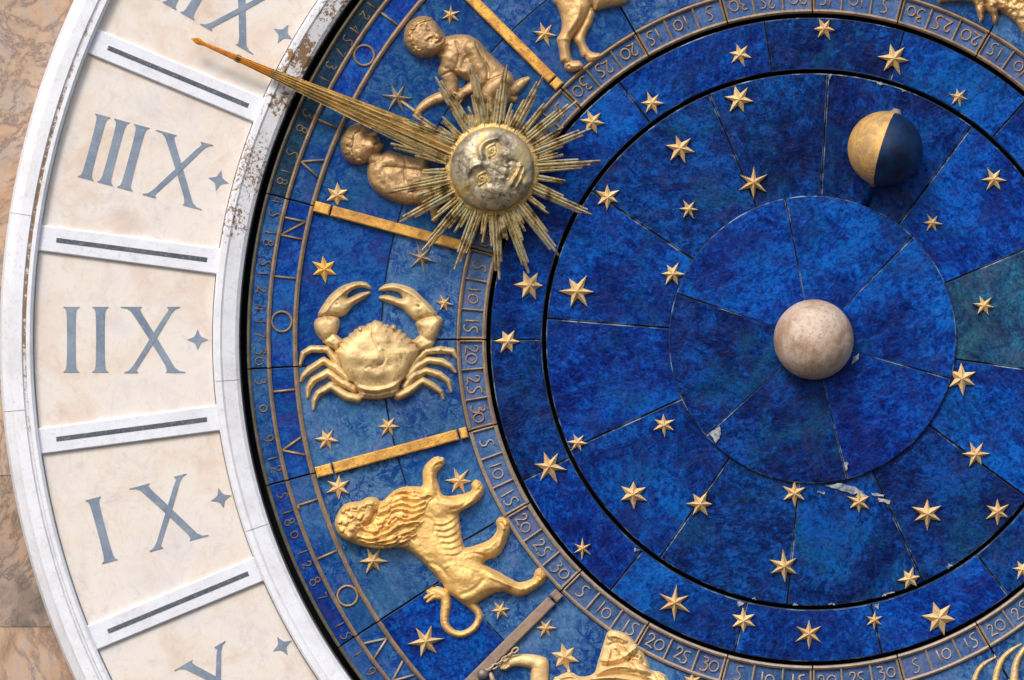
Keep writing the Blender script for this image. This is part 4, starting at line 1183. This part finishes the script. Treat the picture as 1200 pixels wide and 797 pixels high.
r.line([Q(640, 440), Q(700, 420), Q(740, 452)], 1.4, -2.5); r.line([Q(720, 250), Q(740, 320), Q(720, 400)], 1.8, -2.0); r.blob(*Q(690, 340), 6, 6, 2.2); r.blob(*Q(770, 420), 5, 4, 1.8); r.line([Q(880, 500), Q(920, 470), Q(990, 440)], 1.6, -3.0); r.line([Q(1035, 500), Q(1000, 540), Q(960, 600)], 1.6, -2.6)
r.line([Q(835, 255), Q(868, 330), Q(905, 400), Q(900, 470)], 1.2, -3.5); r.line([Q(800, 330), Q(770, 350), Q(760, 400)], 3, -2); r.blob(*Q(730, 300), 7, 5, 2.0, 30); r.line([Q(900, 310), Q(960, 380), Q(1000, 440)], 3, -1.2)
r.line([Q(512, 158), Q(525, 150), Q(538, 143)], 0.7, -3.0)
r.rough(6, 1.0, 21); r.rough(2.5, 0.5, 22)
r.build("body", M['twin_gold'], t1)
hr = Relief(470, 15, 525, 72, 0.7)
hr.poly(A([(418, 205), (438, 142), (490, 104), (550, 98), (585, 118), (565, 140), (530, 165), (510, 200), (505, 235), (520, 262), (525, 300), (540, 325), (520, 338), (468, 312), (428, 265)]), 14, 20.5, 2.2, 1.0, 3)
hr.rough(3.4, 3.6, 23); hr.rough(2.0, 1.6, 24)
hr.cap([(*Q(497, 282), 4.2), (*Q(510, 290), 3.2)], 1.0, 16, 0.6); hr.blob(*Q(500, 284), 1.5, 1.5, -3)
hr.build("hair", M['twin_hair'], t1)

B = lambda pts: cc(pts, 390, 100, 4.981)
Q = lambda u, v: (390 + u / 4.981, 100 + v / 4.981)
t2 = thing("child_statue", 460, 200, 0, "brown gilded lower child figure lying half hidden behind the sun rays, head in profile", "child relief", "zodiac reliefs")
r = Relief(396, 140, 545, 262, 0.75)
r.cap(B([(545, 600, 70), (590, 690, 34), (600, 780, 18)]), 0.8, 2, 3, 2)
r.poly(B([(206, 480), (225, 445), (275, 408), (332, 388), (400, 408), (470, 425), (500, 420), (548, 428), (565, 500), (630, 560), (660, 640), (600, 690), (480, 697), (380, 682), (290, 642), (230, 592), (208, 532)]), 12, 14, 1.5, 1.5, 3)
r.cap(B([(235, 420, 44), (265, 445, 44), (300, 470, 40)]), 0.9, 3, 3)
r.cap(B([(268, 500, 40), (320, 575, 37), (400, 625, 33), (500, 642, 31), (600, 625, 28)]), 0.95, 10, 0.5, 3)     # upper arm along the back
r.blur(1.2, 4)
r.line([Q(225, 455), Q(255, 452), Q(285, 428)], 1.6, -2.2)
r.blob(*Q(345, 440), 8, 6, 2.6); r.blob(*Q(345, 520), 7, 5, 2.2); r.line([Q(300, 480), Q(360, 482), Q(430, 490), Q(520, 500)], 1.8, -1.8)
r.line([Q(415, 418), Q(428, 460), Q(420, 500), Q(425, 560)], 1.5, -1.6); r.blob(*Q(480, 470), 8, 5, 1.8); r.blob(*Q(480, 545), 8, 5, 1.4)
r.poly(B([(52, 340), (78, 272), (118, 238), (168, 224), (205, 250), (222, 284), (248, 284), (256, 298), (270, 312), (272, 328), (292, 346), (290, 366), (276, 384), (250, 402), (215, 425), (190, 452), (130, 456), (78, 420)]), 15, 18, 2, 1.5, 3)
r.cap([(*Q(218, 296), 1.8), (*Q(246, 290), 2.8)], 1.1, 16, 0.8); r.blob(*Q(205, 305), 2.8, 2.0, -4.5); r.blob(*Q(206, 307), 1.5, 1.1, 3); r.line([Q(195, 275), Q(212, 285), Q(220, 290)], 1.2, 1.8)
r.line([Q(245, 350), Q(268, 338), Q(290, 338)], 0.9, -4.2); r.line([Q(248, 322), Q(262, 325), Q(274, 324)], 1.1, 1.6); r.blob(*Q(225, 360), 4.5, 4.5, 2.2); r.blob(*Q(262, 375), 3, 3, 1.6)
r.rough(6, 1.2, 31); r.rough(2.5, 0.6, 32)
r.build("body", M['twin_gold'], t2)
hr = Relief(396, 138, 450, 195, 0.7)
hr.poly(B([(49, 340), (76, 270), (118, 234), (150, 232), (165, 212), (185, 222), (180, 250), (195, 262), (172, 300), (155, 330), (165, 350), (150, 385), (175, 420), (192, 452), (130, 460), (74, 424)]), 14, 19.5, 2.2, 1.0, 3)
hr.rough(3.2, 3.4, 33); hr.rough(2.0, 1.6, 34)
hr.cap([(*Q(150, 365), 3.6), (*Q(160, 382), 2.6)], 1.0, 16, 0.6); hr.blob(*Q(152, 370), 1.4, 1.4, -3)
hr.build("hair", M['twin_hair'], t2)

# ------------------------------------------------------------------ the hoofed legs, the fleece, the curved legs, the robed figure
K = lambda pts: cc(pts, 630, 0, 8.858)
r = Relief(636, -40, 745, 86, 0.85)
r.poly(K([(430, 60), (560, 62), (590, 115), (700, 84), (860, 52), (950, -20), (1000, -340), (300, -340)]), 22, 17, 1.0, 2, 2)
r.poly(K([(530, 60), (590, 130), (565, 240), (512, 330), (492, 420), (522, 500), (570, 545), (648, 560), (656, 592), (610, 630), (560, 652), (515, 632), (490, 602), (458, 580), (430, 500), (376, 412), (400, 340), (470, 220)]), 7, 8.5, 1.0, 1.5, 3)
r.poly(K([(80, -340), (150, -20), (200, 60), (240, 150), (258, 240), (246, 335), (208, 400), (214, 450), (234, 540), (242, 636), (276, 652), (284, 700), (320, 736), (400, 738), (468, 692), (432, 640), (362, 632), (336, 560), (330, 450), (364, 380), (420, 300), (470, 220), (530, 120), (560, 20), (600, -340)]), 12, 12, 5, 1.0, 3)
q = lambda u, v: (630 + u / 8.858, v / 8.858)
r.line([q(430, 60), q(420, 180), q(330, 320)], 3, 2); r.line([q(240, 640), q(300, 655), q(340, 640)], 1.0, -2.6); r.blob(*q(325, 690), 1.2, 1.6, -4); r.blob(*q(490, 595), 1.1, 1.4, -4); r.line([q(560, 90), q(640, 100)], 1, 1)
r.line([q(215, 410), q(270, 400), q(320, 420)], 1.8, 1.4)
r.rough(8, 1.4, 41); r.rough(3, 0.5, 42)
o = r.build("gilt_bull", M['calf_gold'], at=(690, 20, 0))
tag(o, "orange gilded bull relief at the top edge, only its two hoofed legs in view", "bull relief", "zodiac reliefs")

K = lambda pts: cc(pts, 1080, 0, 9.967)
r = Relief(1092, -40, 1215, 50, 0.85)
r.poly(K([(150, -350), (188, 10), (240, 24), (420, 10), (600, 26), (640, 110), (668, 190), (684, 262), (712, 232), (728, 170), (736, 122), (790, 150), (830, 222), (860, 288), (888, 215), (892, 116), (960, 160), (1060, 230), (1130, 310), (1200, 425), (1330, 470), (1330, -350)]), 14, 15, 1.0, 1.0, 2)
r.rough(4.5, 4.0, 51); r.rough(2.2, 2.0, 52)
r.line(K([(640, 40), (660, 120), (685, 230)]), 1.0, 2.0); r.line(K([(800, 60), (840, 140), (860, 250)]), 1.0, 2.0); r.line(K([(730, 10), (745, 110)]), 1.5, -3)
o = r.build("gilt_ram", M['calf_gold'], at=(1160, 5, 0))
tag(o, "gilded shaggy ram relief at the top right corner, only rough fleece in view", "ram relief", "zodiac reliefs")

K = lambda pts: cc(pts, 1100, 700, 8.22)
r = Relief(1136, 748, 1225, 830, 0.75)
for p in ([(330, 960, 24), (345, 800, 22), (382, 705, 21), (440, 640, 17), (500, 602, 11), (550, 574, 3)], [(530, 960, 30), (545, 800, 27), (572, 680, 27), (620, 585, 23), (700, 510, 16), (800, 448, 3)],
          [(720, 960, 40), (725, 820, 36), (742, 660, 30), (780, 560, 25), (840, 480, 17), (920, 425, 4)], [(900, 960, 40), (930, 760, 30), (970, 640, 24), (1020, 580, 10)]):
    r.cap(K(p), 1.3, 1.2, 0.4, 4)
r.poly(K([(280, 900), (1020, 900), (1020, 1060), (280, 1060)]), 8, 12, 1, 2, 1)
r.rough(4, 0.6, 61)
o = r.build("gilt_scorpion", M['crab_gold'], at=(1180, 790, 0))
tag(o, "pale gilded scorpion relief at the lower right corner, only curved legs in view", "scorpion relief", "zodiac reliefs")

K = lambda pts: cc(pts, 540, 690, 4.8)
k_ = lambda u, v: (540 + u / 4.8, 690 + v / 4.8)
vg = thing("robed_statue", 700, 800, 0, "gilded robed figure lying along the bottom edge, bare arm reaching for a chain", "figure relief", "zodiac reliefs")
r = Relief(580, 760, 650, 830, 0.75)
r.cap(K([(445, 640, 46), (442, 520, 45), (446, 440, 46)]), 1.0, 3, 2, 3)
r.cap(K([(446, 428, 46), (400, 408, 36), (330, 402, 30), (290, 408, 27)]), 1.0, 3, 2, 3)
r.cap(K([(295, 405, 28), (268, 415, 26), (250, 425, 22)]), 1.0, 3, 1.0)
for f in ([(255, 408, 9), (232, 425, 8), (222, 440, 6)], [(262, 420, 9), (240, 440, 8), (228, 448, 6)], [(270, 432, 9), (252, 446, 7), (240, 450, 5)], [(285, 385, 9), (268, 378, 8), (250, 388, 6)], [(270, 395, 9), (246, 405, 8), (230, 415, 6)]):
    r.cap(K(f), 1.2, 6, 0.5)
r.rough(6, 0.8, 71)
r.build("arm", M['robe_gold'], vg)
r = Relief(640, 730, 800, 840, 0.8)
r.poly(K([(845, 236), (885, 246), (950, 300), (985, 322), (1030, 370), (1055, 430), (1065, 452), (1110, 470), (1150, 490), (1180, 560), (1200, 700), (480, 700), (520, 520), (545, 497), (600, 472), (640, 482), (655, 494), (700, 498), (752, 478), (768, 440), (782, 390), (800, 330), (822, 262)]), 10, 12, 1.5, 1.0, 2)
r.cap(K([(850, 262, 26), (905, 290, 40), (960, 340, 36), (1000, 400, 26)]), 0.8, 11, 3, 3)
for p, w, h in (([(760, 480), (850, 440), (960, 440), (1060, 470)], 2.2, 3.6), ([(740, 505), (840, 478), (950, 482), (1060, 515)], 1.8, -3.2), ([(790, 400), (860, 400), (930, 370), (985, 320)], 2.0, 3.0), ([(800, 430), (880, 422), (950, 392), (1000, 345)], 1.8, -3.2),
                ([(830, 265), (880, 265), (930, 290)], 1.6, 2.6), ([(815, 320), (870, 300), (920, 310)], 1.5, -2.2), ([(560, 500), (620, 490), (660, 510)], 2.0, 3.0), ([(640, 530), (760, 500), (900, 500), (1040, 530)], 1.8, 3.0), ([(985, 330), (960, 400), (1000, 440), (1060, 460)], 1.6, 2.6),
                ([(970, 360), (945, 410), (985, 455)], 1.6, -2.8), ([(1065, 455), (1100, 480), (1120, 530)], 1.8, -3.0), ([(1110, 474), (1140, 500), (1150, 540)], 1.4, 2.6), ([(850, 250), (900, 330), (890, 390)], 3.0, -2.2)):
    r.line([k_(*q) for q in p], w * 0.85, h * 1.5)
for p in ([(905, 300), (940, 350), (990, 372)], [(870, 330), (905, 372), (960, 388)], [(830, 300), (840, 350), (820, 420)], [(1010, 380), (1030, 420), (1050, 440)], [(900, 455), (960, 452), (1030, 462)], [(700, 515), (780, 500), (860, 498)]):
    r.line([k_(*q) for q in p], 1.2, 2.6); r.line([k_(q[0] + 4, q[1] + 11) for q in p], 1.2, -3.2)
r.rough(8, 1.4, 72); r.rough(3, 0.6, 73)
r.build("robe", M['robe_gold'], vg)

ch = thing("chain", 585, 775, 4, "short dull metal chain with a round knob hanging by the bronze bar", "chain")
path = [k_(305, 345), k_(120, 475)]
for i in range(7):
    t = i / 6.5
    x = path[0][0] + (path[1][0] - path[0][0]) * t; y = path[0][1] + (path[1][1] - path[0][1]) * t + 2.2 * math.sin(t * 3.1)
    d = math.atan2(path[1][1] - path[0][1], path[1][0] - path[0][0])
    L = [(x + 4.4 * math.cos(q) * math.cos(d) - (2.3 if i % 2 == 0 else 0.9) * math.sin(q) * math.sin(d), y + 4.4 * math.cos(q) * math.sin(d) + (2.3 if i % 2 == 0 else 0.9) * math.sin(q) * math.cos(d), 10.5 + (0 if i % 2 == 0 else 2.2 * math.sin(q)), 1.15) for q in [2 * math.pi * w / 14 for w in range(15)]]
    tube(L, seg=7).build("link", M['star_bronze'], ch, smooth=True)
kb = sphere_mb(*k_(122, 478), 12, 6.6).build("knob", M['grey_metal'], ch); weld(kb)
tube([(*k_(122, 478), 0, 4.0), (*k_(122, 478), 10, 4.0)], seg=12).build("knob_post", M['grey_metal'], ch, smooth=True)
tube([(*k_(165, 470), 10, 2.0), (*k_(176, 500), 10, 3.2), (*k_(188, 560), 8, 4.2)], seg=8).build("hook", M['star_bronze'], ch, smooth=True)

# ------------------------------------------------------------------ the sun hand
SX, SY, SH = 577.0, 199.0, 30.0
sp = thing("sun_hand", SX, SY, SH, "gilded sun with a tarnished human face, spiky rays and a long gold pointer", "clock hand")
r = Relief(SX - 51, SY - 51, SX + 51, SY + 51, 0.6)
d = np.sqrt((r.X - SX) ** 2 + (r.Y - SY) ** 2)
Rf = 48.5
r.H = np.where(d < Rf, 4 + 0.36 * np.sqrt(np.clip(Rf ** 2 - d ** 2, 0, None)), 4 - (d - Rf) * 2)
f = lambda u, v: (500 + u / 5.313, 120 + v / 5.313)
for e, side in (((405, 305), 1), ((345, 480), -1)):
    x, y = f(*e)
    r.blob(x, y, 8.5, 6.6, -6.0, -70); r.blob(x, y, 4.8, 4.0, 5.6, -70); r.blob(x, y, 1.1, 1.1, -3.0)
    ax, ay = math.cos(math.radians(-68)), math.sin(math.radians(-68))
    r.line([(x - 8 * ax, y - 8 * ay), (x - 5.2, y - 2.4), (x + 8 * ax, y + 8 * ay)], 1.3, 1.4)
    r.line([(x - 8 * ax, y - 8 * ay), (x + 4.6, y + 2.2), (x + 8 * ax, y + 8 * ay)], 1.2, 1.0)
r.line([f(345, 350), f(335, 300), f(365, 252), f(440, 225)], 3.4, 3.0); r.line([f(252, 520), f(252, 455), f(290, 400), f(330, 390)], 3.4, 3.0)
r.cap([(*f(350, 378), 2.6), (*f(430, 412), 3.6), (*f(488, 437), 5.4)], 0.9, 18.0, 4.0)
r.blob(*f(500, 402), 3.0, 3.0, 2.4); r.blob(*f(478, 472), 3.0, 3.0, 2.4); r.blob(*f(515, 408), 1.3, 1.3, -2.5); r.blob(*f(500, 470), 1.3, 1.3, -2.5)
r.line([f(525, 520), f(545, 480), f(555, 465), f(572, 440), f(585, 400)], 2.4, 3.0); r.line([f(538, 530), f(562, 480), f(592, 412)], 1.1, -3.2); r.line([f(560, 525), f(580, 490), f(605, 430)], 2.4, 3.0)
r.blob(*f(622, 505), 6, 6, 4.0); r.blob(*f(510, 325), 10, 8, 3.5); r.blob(*f(425, 565), 10, 8, 3.5); r.line([f(505, 385), f(530, 370), f(560, 380)], 2, -2); r.blob(*f(235, 360), 10, 13, 1.5)
r.rough(3.0, 0.6, 81); r.rough(8, 1.0, 82)
r.build("face", M['sun_face'], sp, base=SH + 3, cut=-6)

mb = MB()
n = 96; pr = [(46.5, 1), (46.5, 6.0), (48.2, 7.5), (49.6, 6.0), (53.0, 4.6), (54.5, 3.0), (54.5, 1)]
verts = []
for i in range(n):
    t = 2 * math.pi * i / n
    wob = 0.9 if i % 4 < 2 else -0.4
    for R, h in pr:
        R2 = R + (wob if R > 51 else 0)
        verts.append((SX + R2 * math.cos(t), SY + R2 * math.sin(t), SH + h))
k = len(pr)
mb.add(verts, [(i * k + q, ((i + 1) % n) * k + q, ((i + 1) % n) * k + (q + 1) % k, i * k + (q + 1) % k) for i in range(n) for q in range(k)])
mb.build("collar", gilt("gilt collar", (0.66, 0.44, 0.14), (0.46, 0.32, 0.13), (0.16, 0.11, 0.05), 0.6, 0.36, 0.6, 40), sp)
mb = MB()
tube([(SX, SY, -11, 20), (SX, SY, SH + 3, 20)], seg=32, mb=mb).build("axle", M['black_iron'], sp, smooth=True)

def ray(ang_, L, offs, name="ray"):
    t = math.radians(ang_); dx, dy = math.cos(t), math.sin(t); nx, ny = -dy, dx
    mb = MB()
    for off, fr, dh in offs:
        r0, r1 = 50.0, 50.0 + (L - 50.0) * fr
        w0, w1 = 1.95, 1.45
        o0, o1 = off, off * (0.92 if len(offs) > 3 else 0.8)
        a = [(SX + dx * r0 + nx * (o0 + s * w0), SY + dy * r0 + ny * (o0 + s * w0)) for s in (-1, 0, 1)]
        b = [(SX + dx * r1 + nx * (o1 + s * w1), SY + dy * r1 + ny * (o1 + s * w1)) for s in (-1, 0, 1)]
        e = (SX + dx * (r1 + 1.2) + nx * o1, SY + dy * (r1 + 1.2) + ny * o1)
        h = SH + 1 + dh
        V = [(*a[0], h), (*a[1], h + 4.2), (*a[2], h), (*b[0], h), (*b[1], h + 3.2), (*b[2], h), (*a[1], h - 2.0), (*e, h - 0.6)]
        mb.add(V, [(0, 1, 4, 3), (1, 2, 5, 4), (2, 6, 7, 5), (0, 3, 7, 6), (3, 4, 7), (4, 5, 7), (0, 6, 2, 1)])
    return mb.build(name, M['ray'], sp)
rr = random.Random(5)
longs = [(-121, 126), (-102, 125), (-82.6, 123), (-62, 124), (-39.5, 126), (-21.6, 124), (-3.7, 126.5), (24, 127), (51.7, 127), (70, 128), (87, 129), (110, 125), (130, 125), (151, 124), (168, 125), (-166.5, 122), (-145, 112)]
for a, L in longs:
    s = rr.choice((-1, 1))
    ray(a, L, [(-1.6 * s, 1.0, 1.6), (2.3 * s, 0.88 + rr.uniform(-.05, .06), 0.2), (-5.2 * s, 0.74 + rr.uniform(-.08, .12), -1), (5.8 * s, 0.55 + rr.uniform(-.1, .2), -0.4)])
shorts = [(-134.5, 84), (-112, 78), (-92.5, 84), (-72.5, 80), (-51, 98), (-30, 96), (-12.5, 84), (10, 86), (37.5, 84), (61, 82), (79, 84), (98.5, 86), (120, 86), (140.5, 92), (160, 92), (178, 82)]
for a, L in shorts:
    s = rr.choice((-1, 1))
    ray(a, L, [(-1.7 * s, 1.0, 0.4), (1.9 * s, 0.80 + rr.uniform(-.15, .15), 0)], "ray")

# pointer
ux, uy = math.cos(math.radians(-156.5)), math.sin(math.radians(-156.5)); vx, vy = -uy, ux
def pt(s, o, h): return (SX + ux * s + vx * o, SY + uy * s + vy * o, h)
def spear(prof, name, mat, nfl=5):
    mb = MB(); verts = []; kk = 2 * nfl + 1
    for s, w, h, t in prof:
        for q in range(kk):
            u = -1 + 2 * q / (kk - 1)
            fl = (0.26 * t if q % 2 else 0.0)
            verts.append(pt(s, u * w, h + t * (math.sqrt(max(0, 1 - (u * .96) ** 2)) - fl)))
        verts.append(pt(s, w * .7, h - t * .6)); verts.append(pt(s, -w * .7, h - t * .6))
    k2 = kk + 2; f = []
    for i in range(len(prof) - 1):
        for q in range(k2):
            f.append((i * k2 + q, i * k2 + (q + 1) % k2, (i + 1) * k2 + (q + 1) % k2, (i + 1) * k2 + q))
    f.append(tuple(range(k2))); f.append(tuple((len(prof) - 1) * k2 + q for q in range(k2)))
    mb.add(verts, f)
    return mb.build(name, mat, sp)
M['pointer'] = gilt("tarnished gold pointer", (0.95, 0.74, 0.36), (0.58, 0.44, 0.20), (0.10, 0.075, 0.04), 0.35, 0.36, 0.8, 20)
spear([(52, 16, SH + 3, 7), (95, 15.5, SH + 3.5, 7.5), (130, 14, SH + 4, 7.5), (170, 12, SH + 4, 7), (215, 9.5, SH + 4, 6), (260, 7, SH + 4, 5), (285, 5.2, SH + 4, 4.4)], "pointer_shaft", M['pointer'])
spear([(282, 5.0, SH + 4, 4.6), (290, 5.0, SH + 4, 4.6), (318, 3.9, SH + 4, 3.8), (345, 3.0, SH + 4, 3.2), (364, 2.4, SH + 4, 2.6), (368, 2.4, SH + 4, 2.6), (372, 3.6, SH + 4, 3.4), (377, 3.6, SH + 4, 3.4), (382, 1.6, SH + 4, 1.6), (384, .6, SH + 4, .6)], "pointer_tip", M['bright_gold'], 4)
spear([(321, 4.4, SH + 4, 4.4), (327, 4.3, SH + 4, 4.3)], "band", M['black_iron'], 3)
mb = MB()
for off, L in ((-11, 150), (-7.5, 118), (9.5, 138), (12.5, 112), (16, 92)):
    V = [pt(54, off - 2, SH + 5), pt(54, off, SH + 9.5), pt(54, off + 2, SH + 5), pt(L, off * .93 - 1.6, SH + 5), pt(L, off * .93, SH + 9), pt(L, off * .93 + 1.6, SH + 5), pt(L + 3, off * .93, SH + 4)]
    mb.add(V, [(0, 1, 4, 3), (1, 2, 5, 4), (0, 3, 6), (2, 5, 6), (3, 4, 6), (4, 5, 6), (0, 1, 2), (0, 2, 6)])
mb.build("side_rays", M['ray'], sp)
